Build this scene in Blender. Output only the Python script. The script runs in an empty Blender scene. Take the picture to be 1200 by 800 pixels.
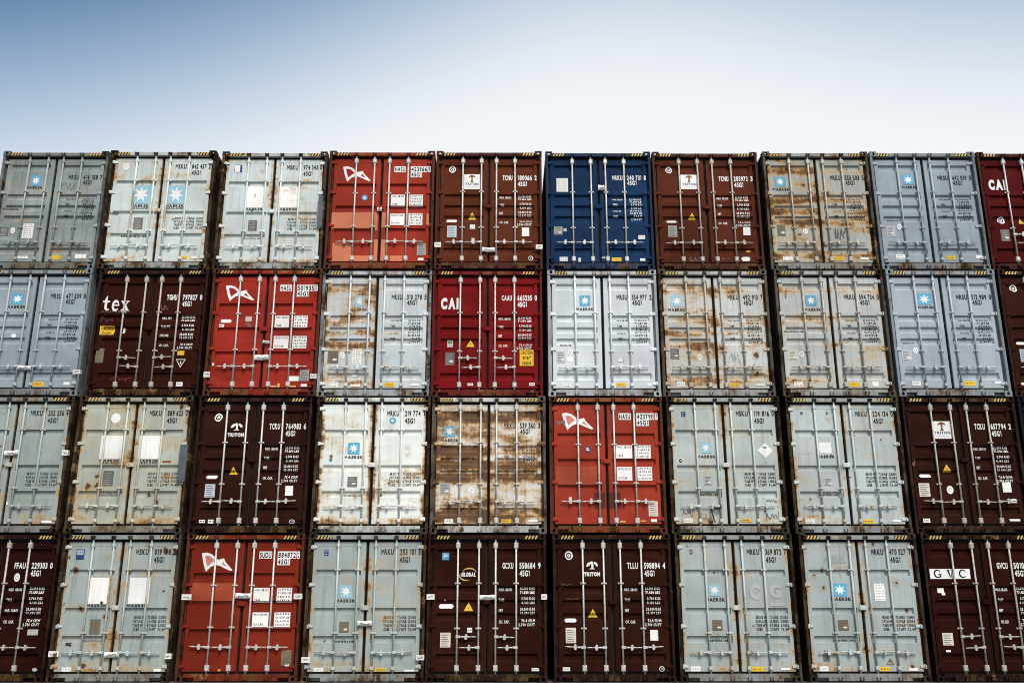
import bpy, bmesh, math, random
from math import radians, sin, cos, pi

random.seed(11)
sc = bpy.context.scene
COL = sc.collection

# ------------------------------------------------------------------ camera
CAM_F, CAM_PITCH, CAM_YAW, CAM_D, CAM_H = 1064.02, radians(15.29), radians(0.187), 19.18, 1.769
cam = bpy.data.cameras.new('camera')
cam.sensor_fit = 'HORIZONTAL'
cam.sensor_width = 36.0
cam.lens = CAM_F / 1200.0 * 36.0
cam.clip_end = 3000.0
cam_ob = bpy.data.objects.new('camera', cam)
cam_ob.location = (0, -CAM_D, CAM_H)
cam_ob.rotation_euler = (pi / 2 + CAM_PITCH, 0, -CAM_YAW)
COL.objects.link(cam_ob)
sc.camera = cam_ob

# ------------------------------------------------------------------ sky, sun, exposure
SUN_EL, SUN_ROT = radians(50), radians(160)      # a hazy sun, high behind the camera
world = bpy.data.worlds.new('World')
sc.world = world
world.use_nodes = True
wn = world.node_tree
wn.nodes.clear()
sky = wn.nodes.new('ShaderNodeTexSky')
sky.sky_type = 'NISHITA'
sky.sun_disc = False
sky.sun_elevation = SUN_EL
sky.sun_rotation = SUN_ROT
sky.air_density = 1.0
sky.dust_density = 0.8
sky.ozone_density = 3.5
bg = wn.nodes.new('ShaderNodeBackground')
bg.inputs['Strength'].default_value = 0.05
wo = wn.nodes.new('ShaderNodeOutputWorld')
# white summer haze low in the sky, clearing to blue overhead and to the left
def wmath(op, a, b=None, c=None):
    nd = wn.nodes.new('ShaderNodeMath'); nd.operation = op
    for i, v in enumerate((a, b, c)):
        if v is None: continue
        if hasattr(v, 'is_linked'): wn.links.new(v, nd.inputs[i])
        else: nd.inputs[i].default_value = v
    return nd.outputs[0]
wtc = wn.nodes.new('ShaderNodeTexCoord')
wsep = wn.nodes.new('ShaderNodeSeparateXYZ'); wn.links.new(wtc.outputs['Generated'], wsep.inputs[0])
wx = wmath('SMOOTH_MIN', wsep.outputs[0], 0.05, 0.3)
wx = wmath('MULTIPLY_ADD', wmath('SMOOTH_MAX', wmath('SUBTRACT', wsep.outputs[0], 0.12), 0.0, 0.2), -0.8, wx)
wf = wmath('MULTIPLY_ADD', wx, 2.1, wmath('MULTIPLY_ADD', wsep.outputs[2], -5.4, 4.38))
wr = wn.nodes.new('ShaderNodeMapRange'); wr.interpolation_type = 'SMOOTHSTEP'
wn.links.new(wf, wr.inputs[0]); wr.inputs[1].default_value = -0.1; wr.inputs[2].default_value = 1.78
wmix = wn.nodes.new('ShaderNodeMix'); wmix.data_type = 'RGBA'
wn.links.new(wr.outputs[0], wmix.inputs[0]); 
whs = wn.nodes.new('ShaderNodeHueSaturation'); whs.inputs['Saturation'].default_value = 1.75
wn.links.new(sky.outputs[0], whs.inputs['Color']); wn.links.new(whs.outputs[0], wmix.inputs[6])
whz = wn.nodes.new('ShaderNodeMix'); whz.data_type = 'RGBA'
wn.links.new(wr.outputs[0], whz.inputs[0]); whz.inputs[6].default_value = (4.3, 9.8, 16.4, 1)
whz.inputs[7].default_value = (14.6, 15.0, 15.4, 1)
wn.links.new(whz.outputs[2], wmix.inputs[7])
wn.links.new(wmix.outputs[2], bg.inputs[0])
wn.links.new(bg.outputs[0], wo.inputs[0])

sun = bpy.data.lights.new('sun', 'SUN')
sun.energy = 3.4
sun.angle = radians(24)
sun.color = (1.0, 0.955, 0.88)
sun_ob = bpy.data.objects.new('sun', sun)
d = (sin(SUN_ROT) * cos(SUN_EL), cos(SUN_ROT) * cos(SUN_EL), sin(SUN_EL))
from mathutils import Vector
sun_ob.rotation_euler = Vector(d).to_track_quat('Z', 'Y').to_euler()
sun_ob.location = (20, -20, 30)
COL.objects.link(sun_ob)

vs = sc.view_settings
vs.view_transform = 'Standard'
vs.look = 'None'
vs.exposure = 0.30
vs.gamma = 1.0
sc.cycles.pixel_filter_type = 'BLACKMAN_HARRIS'
sc.cycles.filter_width = 1.0

# ------------------------------------------------------------------ node helper
class NT:
    def __init__(s, mat):
        s.t = mat.node_tree
        s.t.nodes.clear()
    def n(s, typ, **kw):
        nd = s.t.nodes.new(typ)
        for k, v in kw.items():
            setattr(nd, k, v)
        return nd
    def lk(s, a, b):
        s.t.links.new(a, b)
    def put(s, sock, v):
        if hasattr(v, 'is_linked'):
            s.lk(v, sock)
        else:
            sock.default_value = v
    def m(s, op, a, b=None, c=None, clamp=False):
        nd = s.n('ShaderNodeMath', operation=op)
        nd.use_clamp = clamp
        s.put(nd.inputs[0], a)
        if b is not None: s.put(nd.inputs[1], b)
        if c is not None: s.put(nd.inputs[2], c)
        return nd.outputs[0]
    def vm(s, op, a, b):
        nd = s.n('ShaderNodeVectorMath', operation=op)
        s.put(nd.inputs[0], a); s.put(nd.inputs[1], b)
        return nd.outputs[0]
    def noise(s, vec, scale, detail=3.0, rough=0.55):
        nd = s.n('ShaderNodeTexNoise')
        s.lk(vec, nd.inputs['Vector'])
        nd.inputs['Scale'].default_value = scale
        nd.inputs['Detail'].default_value = detail
        nd.inputs['Roughness'].default_value = rough
        return nd.outputs['Fac']
    def step(s, v, lo, hi, a=0.0, b=1.0):
        nd = s.n('ShaderNodeMapRange', interpolation_type='SMOOTHSTEP')
        s.put(nd.inputs[0], v); s.put(nd.inputs[1], lo); s.put(nd.inputs[2], hi)
        s.put(nd.inputs[3], a); s.put(nd.inputs[4], b)
        return nd.outputs[0]
    def mix(s, f, a, b, blend='MIX'):
        nd = s.n('ShaderNodeMix', data_type='RGBA', blend_type=blend)
        s.put(nd.inputs[0], f)
        s.put(nd.inputs[6], a if hasattr(a, 'is_linked') else (*a[:3], 1))
        s.put(nd.inputs[7], b if hasattr(b, 'is_linked') else (*b[:3], 1))
        return nd.outputs[2]

def newmat(name):
    m = bpy.data.materials.new(name)
    m.use_nodes = True
    return m

BANDS = [2.46, 1.72, 1.44, 1.18, 0.40]           # heights where the pressed grooves hold water and rust

def weathered(name, root, seed, base, rust=(0, 0), band=0.0, spots=0.0, dirt=0.4, halo=0.6,
              rough=0.55, scale=1.0, metal=0.0, hz=2.6, chip=0.0, rk=1.0, edge=0.0, spec=0.12):
    """painted steel: faded paint, run-down dirt, rust that follows the grooves, chipped spots"""
    mt = newmat(name)
    g = NT(mt)
    tc = g.n('ShaderNodeTexCoord')
    tc.object = root
    P = tc.outputs['Object']
    sp = g.n('ShaderNodeSeparateXYZ'); g.lk(P, sp.inputs[0])
    x, y, z = sp.outputs
    dl = min(1.0, max(base) / 0.35)               # dust shows less as a tint on dark paint
    rs = random.Random(seed)
    off = (rs.uniform(-40, 40), rs.uniform(-40, 40), rs.uniform(-40, 40))
    Q = g.vm('ADD', P, off)
    wide = g.vm('MULTIPLY', Q, (0.7, 1.0, hz * 0.7))
    tall = g.vm('MULTIPLY', Q, (13.0, 2.0, 0.55))
    tall2 = g.vm('MULTIPLY', Q, (24.0, 2.0, 1.4))
    n_fade = g.noise(Q, 0.9, 3)
    n_fine = g.noise(Q, 38.0, 3, 0.7)
    n_run = g.noise(tall, 1.0, 4, 0.6)
    n_run2 = g.noise(tall2, 1.0, 3, 0.6)
    # paint: fading and grime
    col = g.mix(g.step(n_fade, 0.3, 0.7), tuple(c * (0.85 if dl > .9 else .78) for c in base), tuple(min(1, c * (1.1 if dl > .9 else 1.22)) for c in base))
    if dl < .9:                                   # chalky sun-bleached patches and scrapes on dark paint
        ch_ = g.m('MULTIPLY', g.step(g.noise(wide, 1.1, 6, 0.7), 0.52, 0.74), 0.55)
        col = g.mix(ch_, col, tuple(c * 1.5 + 0.004 for c in base))
        sc2 = g.noise(g.vm('MULTIPLY', Q, (2.0, 2.0, 46.0)), 1.0, 4, 0.7)
        col = g.mix(g.m('MULTIPLY', g.step(sc2, 0.66, 0.74), 0.35), col, tuple(c * 1.7 + 0.007 for c in base))
    col = g.mix(g.m('MULTIPLY', g.step(n_run, 0.46, 0.75), dirt * 0.75), col, tuple(c * 0.42 + a * dl for c, a in zip(base, (.020, .016, .009))))
    col = g.mix(g.m('MULTIPLY', g.step(n_fine, 0.5, 0.8), dirt * 0.55), col, tuple(c * 0.5 + 0.006 * dl for c in base))
    # dust that settles on the ledges of the grooves
    n_patch = g.noise(Q, 2.3, 5, 0.65)
    col = g.mix(g.m('MULTIPLY', g.step(n_patch, 0.50, 0.72), dirt * 0.5), col, tuple(c * 0.62 + a * dl for c, a in zip(base, (.03, .024, .010))))
    rustmask = None
    rl, rr = rust
    if rl > 0 or rr > 0 or band > 0:
        amt = g.step(x, -0.05, 0.05, rl, rr) if rl != rr else rl
        n_r = g.noise(wide, 1.5 * scale, 7, 0.66)
        n_s = g.noise(Q, 11.0 * scale, 5, 0.7)
        n_r = g.m('MULTIPLY_ADD', n_r, 1.75, -0.375)
        v = g.m('ADD', g.m('MULTIPLY_ADD', n_s, 0.35, n_r), amt)
        if band > 0:
            cr = g.n('ShaderNodeValToRGB')
            zn = g.m('DIVIDE', z, 2.9)
            g.lk(zn, cr.inputs[0])
            el = cr.color_ramp.elements
            el[0].position = 0.0; el[0].color = (0.7, 0.7, 0.7, 1)
            el[1].position = 1.0; el[1].color = (0.25, 0.25, 0.25, 1)
            for b in BANDS:
                for dz, val in ((-0.19, 0.15), (-0.04, 1.0), (0.06, 0.75), (0.13, 0.1)):
                    e = el.new((b + dz) / 2.9); e.color = (val, val, val, 1)
            bm_ = cr.outputs[0]
            bandamt = g.m('MULTIPLY', bm_, g.m('MULTIPLY', amt, band))
            v = g.m('ADD', v, bandamt)
        v = g.m('ADD', g.m('MULTIPLY_ADD', n_run2, 0.42, v), -0.10)
        if edge > 0:                              # rust creeping in from the door's edges
            ax = g.m('ABSOLUTE', x)
            ed = g.m('MAXIMUM', g.m('MAXIMUM', g.step(ax, 0.02, 0.15, 1, 0), g.step(ax, 1.00, 1.13)), g.m('MAXIMUM', g.step(z, 0.18, 0.50, .9, 0), g.step(z, 2.62, 2.80, 0, .7)))
            v = g.m('MULTIPLY_ADD', ed, edge, v)
        rustmask = g.step(v, 1.08, 1.40)
        halom = g.step(v, 0.90, 1.24)
        hk = min(1.0, rk * 1.3)
        tan = g.mix(n_fade, (0.58 * hk, 0.40 * hk, 0.14 * hk), (0.42 * hk, 0.25 * hk, 0.07 * hk))
        col = g.mix(g.m('MULTIPLY', halom, halo), col, g.mix(0.55, col, tan))
        vv_ = g.m('MULTIPLY_ADD', n_s, 0.5, v)
        rcol = g.mix(g.step(vv_, 1.38, 1.80), (0.43 * rk, 0.215 * rk, 0.050 * rk), (0.072 * rk, 0.028 * rk, 0.008 * rk))
        rcol = g.mix(g.m('MULTIPLY', g.step(n_patch, 0.5, 0.75), 0.5), rcol, (0.20 * rk, 0.085 * rk, 0.022 * rk))
        col = g.mix(g.m('MULTIPLY', rustmask, 0.93), col, rcol)
    if spots > 0:
        vo = g.n('ShaderNodeTexVoronoi'); vo.inputs['Scale'].default_value = 5.5
        wob = g.n('ShaderNodeTexNoise'); wob.inputs['Scale'].default_value = 16.0
        g.lk(Q, wob.inputs['Vector'])
        wv = g.vm('MULTIPLY', wob.outputs['Color'], (0.10, 0.10, 0.10))
        g.lk(g.vm('ADD', g.vm('MULTIPLY', Q, (1.0, 0.05, 0.8)), wv), vo.inputs['Vector'])
        sc_ = g.n('ShaderNodeSeparateColor'); g.lk(vo.outputs['Color'], sc_.inputs[0])
        keep = g.m('GREATER_THAN', sc_.outputs[0], 1.0 - spots)
        rad = g.m('MULTIPLY_ADD', g.m('MULTIPLY', sc_.outputs[1], sc_.outputs[1]), 0.27, 0.055)
        core = g.m('MULTIPLY', g.m('LESS_THAN', vo.outputs['Distance'], rad), keep)
        ring = g.m('MULTIPLY', g.step(vo.outputs['Distance'], rad, g.m('MULTIPLY', rad, 2.2), 1.0, 0.0), keep)
        col = g.mix(g.m('MULTIPLY', ring, 0.5), col, (0.34, 0.20, 0.075))
        col = g.mix(g.m('MULTIPLY', core, 0.9), col, (0.055, 0.024, 0.013))
        # rust run-down streaks
        drip = g.m('MULTIPLY', g.step(n_run2, 0.62, 0.74), g.step(n_patch, 0.45, 0.65))
        col = g.mix(g.m('MULTIPLY', drip, min(0.8, spots * 2.5)), col, (0.25, 0.14, 0.06))
    if chip > 0:
        n_c = g.noise(Q, 17.0, 4, 0.6)
        col = g.mix(g.m('MULTIPLY', g.step(n_c, 0.64, 0.68), chip), col, (0.07, 0.04, 0.028))
    bs = g.n('ShaderNodeBsdfPrincipled')
    g.lk(col, bs.inputs['Base Color'])
    r = g.step(n_fine, 0.3, 0.7, rough - 0.08, rough + 0.15)
    if rustmask is not None:
        r = g.m('MAXIMUM', r, g.m('MULTIPLY', rustmask, 0.9))
    g.lk(r, bs.inputs['Roughness'])
    bs.inputs['Metallic'].default_value = metal
    bs.inputs['Specular IOR Level'].default_value = spec
    bp = g.n('ShaderNodeBump')
    bp.inputs['Strength'].default_value = 0.35
    bp.inputs['Distance'].default_value = 0.02
    dent = g.noise(Q, 2.8, 2, 0.5)
    hgt = g.m('MULTIPLY_ADD', n_fine, 0.05, dent)
    if rustmask is not None:
        hgt = g.m('MULTIPLY_ADD', rustmask, 0.10, hgt)
    g.lk(hgt, bp.inputs['Height'])
    g.lk(bp.outputs[0], bs.inputs['Normal'])
    out = g.n('ShaderNodeOutputMaterial')
    g.lk(bs.outputs[0], out.inputs[0])
    return mt

def plain(name, base, rough=0.7, var=0.25, scale=14.0, metal=0.0):
    mt = newmat(name)
    g = NT(mt)
    tc = g.n('ShaderNodeTexCoord')
    geo = g.n('ShaderNodeNewGeometry')
    n1 = g.noise(geo.outputs['Position'], scale, 4, 0.65)
    col = g.mix(g.step(n1, 0.3, 0.72), tuple(min(1, c * (1 + var * .3)) for c in base), tuple(c * (1 - var) for c in base))
    bs = g.n('ShaderNodeBsdfPrincipled')
    g.lk(col, bs.inputs['Base Color'])
    bs.inputs['Roughness'].default_value = rough
    bs.inputs['Metallic'].default_value = metal
    bs.inputs['Specular IOR Level'].default_value = 0.3
    out = g.n('ShaderNodeOutputMaterial')
    g.lk(bs.outputs[0], out.inputs[0])
    return mt

# ------------------------------------------------------------------ mesh helper
class MB:
    def __init__(s):
        s.v = []; s.f = []; s.sm = []
    def box(s, x0, x1, y0, y1, z0, z1):
        b = len(s.v)
        s.v += [(x0, y0, z0), (x1, y0, z0), (x1, y1, z0), (x0, y1, z0), (x0, y0, z1), (x1, y0, z1), (x1, y1, z1), (x0, y1, z1)]
        for f in ((0, 3, 2, 1), (4, 5, 6, 7), (0, 1, 5, 4), (1, 2, 6, 5), (2, 3, 7, 6), (3, 0, 4, 7)):
            s.f.append(tuple(b + i for i in f)); s.sm.append(False)
        return s
    def cbox(s, x0, x1, y0, y1, z0, z1, c):
        """box whose front (low y) edges are chamfered"""
        b = len(s.v)
        s.v += [(x0 + c, y0, z0 + c), (x1 - c, y0, z0 + c), (x1 - c, y0, z1 - c), (x0 + c, y0, z1 - c),
                (x0, y0 + c, z0), (x1, y0 + c, z0), (x1, y0 + c, z1), (x0, y0 + c, z1),
                (x0, y1, z0), (x1, y1, z0), (x1, y1, z1), (x0, y1, z1)]
        F = [(0, 1, 2, 3), (8, 11, 10, 9)]
        for i in range(4):
            j = (i + 1) % 4
            F += [(4 + i, 4 + j, j, i), (8 + i, 8 + j, 4 + j, 4 + i)]
        for f in F:
            s.f.append(tuple(b + i for i in f)); s.sm.append(False)
        return s
    def prism(s, poly, a, b, axis='z'):
        """poly in the two other axes, extruded from a to b"""
        n = len(poly); k = len(s.v)
        def pt(p, t):
            return (p[0], p[1], t) if axis == 'z' else ((p[0], t, p[1]) if axis == 'y' else (t, p[0], p[1]))
        s.v += [pt(p, a) for p in poly] + [pt(p, b) for p in poly]
        s.f += [tuple(k + i for i in reversed(range(n))), tuple(k + n + i for i in range(n))]
        s.sm += [False, False]
        for i in range(n):
            j = (i + 1) % n
            s.f.append((k + i, k + j, k + n + j, k + n + i)); s.sm.append(False)
        return s
    def tube(s, p0, p1, r0, r1=None, n=10, caps=True):
        r1 = r0 if r1 is None else r1
        p0, p1 = Vector(p0), Vector(p1)
        q = (p1 - p0).to_track_quat('Z', 'Y')
        k = len(s.v)
        for p, r in ((p0, r0), (p1, r1)):
            for i in range(n):
                a = 2 * pi * i / n
                s.v.append(tuple(p + q @ Vector((r * cos(a), r * sin(a), 0))))
        for i in range(n):
            j = (i + 1) % n
            s.f.append((k + i, k + j, k + n + j, k + n + i)); s.sm.append(True)
        if caps:
            s.f += [tuple(k + i for i in reversed(range(n))), tuple(k + n + i for i in range(n))]
            s.sm += [False, False]
        return s
    def plate_hole(s, w, h, rx, ry, t, fn):
        """w x h plate with an oval hole, thickness t; fn maps (u, v, depth) to a point"""
        k = len(s.v); n = 16
        def outer(a):
            c_, s_ = cos(a), sin(a)
            m = max(abs(c_) / (w / 2), abs(s_) / (h / 2))
            return c_ / m, s_ / m
        an = [2 * pi * i / n + pi / n * 0 for i in range(n)]
        ca = math.atan2(h, w)
        an = sorted(set([round(a, 6) for a in an] + [round(ca, 6), round(pi - ca, 6), round(pi + ca, 6), round(2 * pi - ca, 6)]))
        n = len(an)
        for dp in (0, t):
            for a in an:
                s.v.append(fn(*outer(a), dp))
            for a in an:
                e = 3.0
                c_, s_ = cos(a), sin(a)
                m = (abs(c_ / rx) ** e + abs(s_ / ry) ** e) ** (1 / e)
                s.v.append(fn(c_ / m, s_ / m, dp))
        for i in range(n):
            j = (i + 1) % n
            s.f += [(k + i, k + j, k + n + j, k + n + i), (k + 2 * n + j, k + 2 * n + i, k + 3 * n + i, k + 3 * n + j),
                    (k + n + i, k + n + j, k + 3 * n + j, k + 3 * n + i), (k + j, k + i, k + 2 * n + i, k + 2 * n + j)]
            s.sm += [False] * 4
        return s
    def mesh(s, name):
        me = bpy.data.meshes.new(name)
        me.from_pydata(s.v, [], s.f)
        me.polygons.foreach_set('use_smooth', s.sm)
        bm = bmesh.new(); bm.from_mesh(me)
        bmesh.ops.recalc_face_normals(bm, faces=bm.faces)
        bm.to_mesh(me); bm.free()
        me.materials.append(None)
        return me

def put(name, me, mat, parent, loc=(0, 0, 0), rot=None):
    o = bpy.data.objects.new(name, me)
    COL.objects.link(o)
    o.parent = parent
    o.location = loc
    if rot: o.rotation_euler = rot
    if mat is not None:
        o.material_slots[0].link = 'OBJECT'
        o.material_slots[0].material = mat
    return o

# ------------------------------------------------------------------ ground
gm = newmat('yard_concrete')
g = NT(gm)
geo = g.n('ShaderNodeNewGeometry')
n1 = g.noise(geo.outputs['Position'], 0.35, 6, 0.65)
n2 = g.noise(geo.outputs['Position'], 9.0, 5, 0.7)
c1 = g.mix(g.step(n1, 0.35, 0.68), (0.085, 0.083, 0.078), (0.14, 0.135, 0.125))
c1 = g.mix(g.m('MULTIPLY', g.step(n2, 0.45, 0.7), 0.5), c1, (0.05, 0.048, 0.045))
b_ = g.n('ShaderNodeBsdfPrincipled'); g.lk(c1, b_.inputs['Base Color']); b_.inputs['Roughness'].default_value = 0.9
bp = g.n('ShaderNodeBump'); bp.inputs['Strength'].default_value = 0.4; bp.inputs['Distance'].default_value = 0.01
g.lk(n2, bp.inputs['Height']); g.lk(bp.outputs[0], b_.inputs['Normal'])
o_ = g.n('ShaderNodeOutputMaterial'); g.lk(b_.outputs[0], o_.inputs[0])
gme = bpy.data.meshes.new('ground')
R_ = 1500.0
gme.from_pydata([(-R_, -R_, 0), (R_, -R_, 0), (R_, R_, 0), (-R_, R_, 0)], [], [(0, 1, 2, 3)])
gme.materials.append(gm)
ground = bpy.data.objects.new('ground', gme)
COL.objects.link(ground)
ground['kind'] = 'structure'

# ------------------------------------------------------------------ container: sizes (metres)
W, H, L = 2.438, 2.896, 12.192
FY = 0.078                                   # door face, behind the corner casting's face
DX0, DX1 = 0.031, 1.114                      # door, from the centre line outwards
DZ0, DZ1 = 0.194, 2.724
ST_O, ST_I, RAIL = 0.075, 0.085, 0.085       # stiles and rails of a door

def grooves(kind):
    if kind == 'B':
        return [(H - b, H - a, 0.036, 0.046) for a, b in ((.31, .47), (1.05, 1.20), (1.32, 1.47), (1.58, 1.73), (2.36, 2.52))]
    if kind == 'A1':
        return [(H - b, H - a, 0.010, 0.050) for a, b in ((.72, .85), (1.475, 1.60), (2.02, 2.155))]
    return [(H - b, H - a, 0.010, 0.050) for a, b in ((.79, .925), (1.34, 1.465), (1.89, 2.03))]

def zprofile(kind):
    """(z, depth) break points of the pressed door skin"""
    lip = 0.004
    pr = [(DZ0, 0.005), (DZ0 + 0.006, 0.0), (DZ0 + RAIL, 0.0), (DZ0 + RAIL + 0.003, lip)]
    for a, b, s, dp in sorted(grooves(kind)):
        pr += [(a, lip), (a + s, dp), (b - s, dp), (b, lip)]
    pr += [(DZ1 - RAIL - 0.003, lip), (DZ1 - RAIL, 0.0), (DZ1 - 0.006, 0.0), (DZ1, 0.005)]
    return pr

def xprofile(kind):
    e = 0.030 if kind == 'B' else 0.008
    return [(DX0, 0.0, 0.005), (DX0 + 0.006, 0.0, 0.0), (DX0 + ST_I, 0.0, 0.0), (DX0 + ST_I + e, 1.0, 0.0),
            (DX1 - ST_O - e, 1.0, 0.0), (DX1 - ST_O, 0.0, 0.0), (DX1 - 0.006, 0.0, 0.0), (DX1, 0.0, 0.005)]

def interp(tab, t, k=1):
    if t <= tab[0][0]: return tab[0][k]
    for p, q in zip(tab, tab[1:]):
        if t <= q[0]:
            return p[k] + (q[k] - p[k]) * (t - p[0]) / max(1e-9, q[0] - p[0])
    return tab[-1][k]

ZP = {k: zprofile(k) for k in ('B', 'A1', 'A2')}
XP = {k: xprofile(k) for k in ('B', 'A1', 'A2')}
def face_y(kind, x, z):
    return FY + interp(ZP[kind], z) * interp(XP[kind], abs(x))

# ------------------------------------------------------------------ shared meshes
def door_mesh(kind, sgn):
    mb = MB()
    xs, zs = XP[kind], ZP[kind]
    nx, nz = len(xs), len(zs)
    for (z, dz) in zs:
        for (x, ins, ex) in xs:
            y = FY + (dz * ins if DZ0 + 0.007 < z < DZ1 - 0.007 else dz) + ex
            mb.v.append((sgn * x, y, z))
    def add(*f):
        mb.f.append(f if sgn > 0 else tuple(reversed(f))); mb.sm.append(False)
    for j in range(nz - 1):
        for i in range(nx - 1):
            a = j * nx + i
            add(a, a + 1, a + nx + 1, a + nx)
    k = len(mb.v)
    yb = FY + 0.065
    mb.v += [(sgn * DX0, yb, DZ0), (sgn * DX1, yb, DZ0), (sgn * DX1, yb, DZ1), (sgn * DX0, yb, DZ1)]
    add(k, k + 3, k + 2, k + 1)
    add(*([k] + [k + 1] + [nx - 1 - i for i in range(nx)]))
    t = (nz - 1) * nx
    add(*([k + 2, k + 3] + [t + i for i in range(nx)]))
    add(*([k + 3, k] + [j * nx for j in range(nz)]))
    add(*([k + 1, k + 2] + [(nz - 1 - j) * nx + nx - 1 for j in range(nz)]))
    return mb.mesh('door_' + kind)

DOOR = {(k, s): door_mesh(k, s) for k in ('B', 'A1', 'A2') for s in (-1, 1)}

def gasket_mesh(s):
    mb = MB()
    a, b = (DX0 - 0.024, DX1 + 0.042)
    y0, y1 = FY + 0.046, FY + 0.062
    for x0, x1, z0, z1 in ((a, DX0, DZ0 - .038, DZ1 + .050), (DX1, b, DZ0 - .038, DZ1 + .050), (DX0, DX1, DZ1, DZ1 + .050), (DX0, DX1, DZ0 - .038, DZ0)):
        mb.box(min(s * x0, s * x1), max(s * x0, s * x1), y0, y1, z0, z1)
    return mb.mesh('gasket')
GASKET = {s: gasket_mesh(s) for s in (-1, 1)}

def casting_mesh(sx, top):
    """hollow ISO corner casting, origin at its outer front corner; sx is its outer side"""
    mb = MB()
    cw, ch, cd, t = 0.162, 0.118, 0.178, 0.026
    fx = lambda u: -sx * cw / 2 + u
    zc = -ch / 2 if top else ch / 2
    mb.plate_hole(cw, ch, 0.030, 0.040, t, lambda u, v, dp: (fx(u), dp, zc + v))
    sgn = 1 if top else -1
    mb.plate_hole(cw - 0.002, cd - t - 0.002, 0.033, 0.058, t,
                  lambda u, v, dp: (fx(u), t + 0.001 + (cd - t) / 2 + v, (-dp if top else dp)))
    mb.plate_hole(cd - t - 0.002, ch - t - 0.002, 0.045, 0.028, 0.02,
                  lambda u, v, dp: (-sx * dp, t + 0.001 + (cd - t) / 2 + u, zc - sgn * t / 2 + v))
    xi = -sx * cw
    mb.box(min(xi, xi + sx * 0.02), max(xi, xi + sx * 0.02), t + .001, cd, zc - ch / 2 + (0 if top else t), zc + ch / 2 - (t if top else 0))
    za, zb = (-ch, -ch + 0.02) if top else (ch - 0.02, ch)
    mb.box(-sx * cw / 2 - cw / 2 + 0.021, -sx * cw / 2 + cw / 2 - 0.021, t + .001, cd, za, zb)
    return mb.mesh('corner_casting')
CAST = {(s, t): casting_mesh(s, t) for s in (-1, 1) for t in (True, False)}

def post_mesh(s):
    e = W / 2 - 0.004
    poly = [(e, 0.010), (e, 0.165), (e - 0.05, 0.165), (e - 0.05, 0.135), (e - 0.085, 0.135), (e - 0.085, 0.100),
            (e - 0.058, 0.100), (e - 0.058, 0.018), (e - 0.050, 0.010)]
    return MB().prism([(s * x, y) for x, y in poly], 0.119, H - 0.119).mesh('corner_post')
POST = {s: post_mesh(s) for s in (-1, 1)}

def header_mesh():
    mb = MB()
    mb.cbox(-1.055, 1.055, 0.014, 0.110, 2.776, 2.862, 0.006)
    return mb.mesh('header_rail')
HEADER = header_mesh()
def sill_mesh():
    p = [(-1.055, 0.155), (-1.055, 0.088), (-0.835, 0.088), (-0.835, 0.022), (0.835, 0.022), (0.835, 0.088), (1.055, 0.088), (1.055, 0.155)]
    mb = MB().prism(p, 0.016, 0.130, 'y')
    mb.box(-1.054, -0.836, 0.105, 0.129, 0.024, 0.087)
    mb.box(0.836, 1.054, 0.105, 0.129, 0.024, 0.087)
    return mb.mesh('sill_rail')
SILL = sill_mesh()

def side_mesh(s):
    """corrugated side wall"""
    mb = MB()
    y = 0.18
    pts = []
    while y < L - 0.30:
        pts += [(0.006, y), (0.006, y + 0.072), (0.042, y + 0.140), (0.042, y + 0.212)]
        y += 0.28
    pts.append((0.006, L - 0.18))
    k = 0
    for x, yy in pts:
        xx = s * (W / 2 - x)
        mb.v += [(xx, yy, 0.16), (xx, yy, H - 0.10)]
    for i in range(len(pts) - 1):
        mb.f.append((2 * i, 2 * i + 2, 2 * i + 3, 2 * i + 1)); mb.sm.append(False)
    x0, x1 = sorted((s * (W / 2 - 0.003), s * (W / 2 - 0.07)))
    mb.box(x0, x1, 0.18, L - 0.18, H - 0.0995, H - 0.03)
    mb.box(x0, x1, 0.18, L - 0.18, 0.02, 0.1595)
    return mb.mesh('side_wall')
SIDE = {s: side_mesh(s) for s in (-1, 1)}
def roof_mesh():
    mb = MB(); n = 44
    for i in range(n + 1):
        yy = 0.112 + (L - 0.13) * i / n
        zz = H - 0.055 + (0.02 if i % 2 else 0)
        mb.v += [(-1.149, yy, zz), (1.149, yy, zz)]
    for i in range(n):
        mb.f.append((2 * i, 2 * i + 1, 2 * i + 3, 2 * i + 2)); mb.sm.append(False)
    return mb.mesh('roof_panel')
ROOF = roof_mesh()
ENDW = MB().box(-1.06, 1.06, L - 0.06, L - 0.012, 0.03, H - 0.03).box(-W/2 + .004, -1.061, L - .17, L - .005, .119, H - .119).box(1.061, W/2 - .004, L - .17, L - .005, .119, H - .119).mesh('end_wall')
FLOOR = MB().box(-1.148, 1.148, 0.14, L - 0.061, 0.10, 0.16).mesh('floor_deck')

BAR = MB().tube((0, 0, 0.075), (0, 0, 2.815), 0.0195, n=12) \
    .prism([(-0.024, -0.018), (0.010, -0.022), (0.026, 0.002), (0.012, 0.026), (-0.022, 0.022)], 0.045, 0.083) \
    .prism([(-0.024, -0.018), (0.010, -0.022), (0.026, 0.002), (0.012, 0.026), (-0.022, 0.022)], 2.805, 2.838).mesh('locking_bar')
KEEP = MB().box(-0.040, -0.026, -0.040, 0.012, -0.026, 0.026).box(0.027, 0.040, -0.040, 0.012, -0.026, 0.026).box(-0.040, 0.040, 0.0005, 0.012, -0.036, 0.036).mesh('cam_keeper')
BEAR = MB().cbox(-0.045, 0.045, -0.028, 0.036, -0.058, 0.058, 0.016).mesh('bearing_bracket')
BEAR_S = MB().cbox(-0.034, 0.034, -0.026, 0.036, -0.036, 0.036, 0.012).mesh('bearing_bracket')
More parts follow.
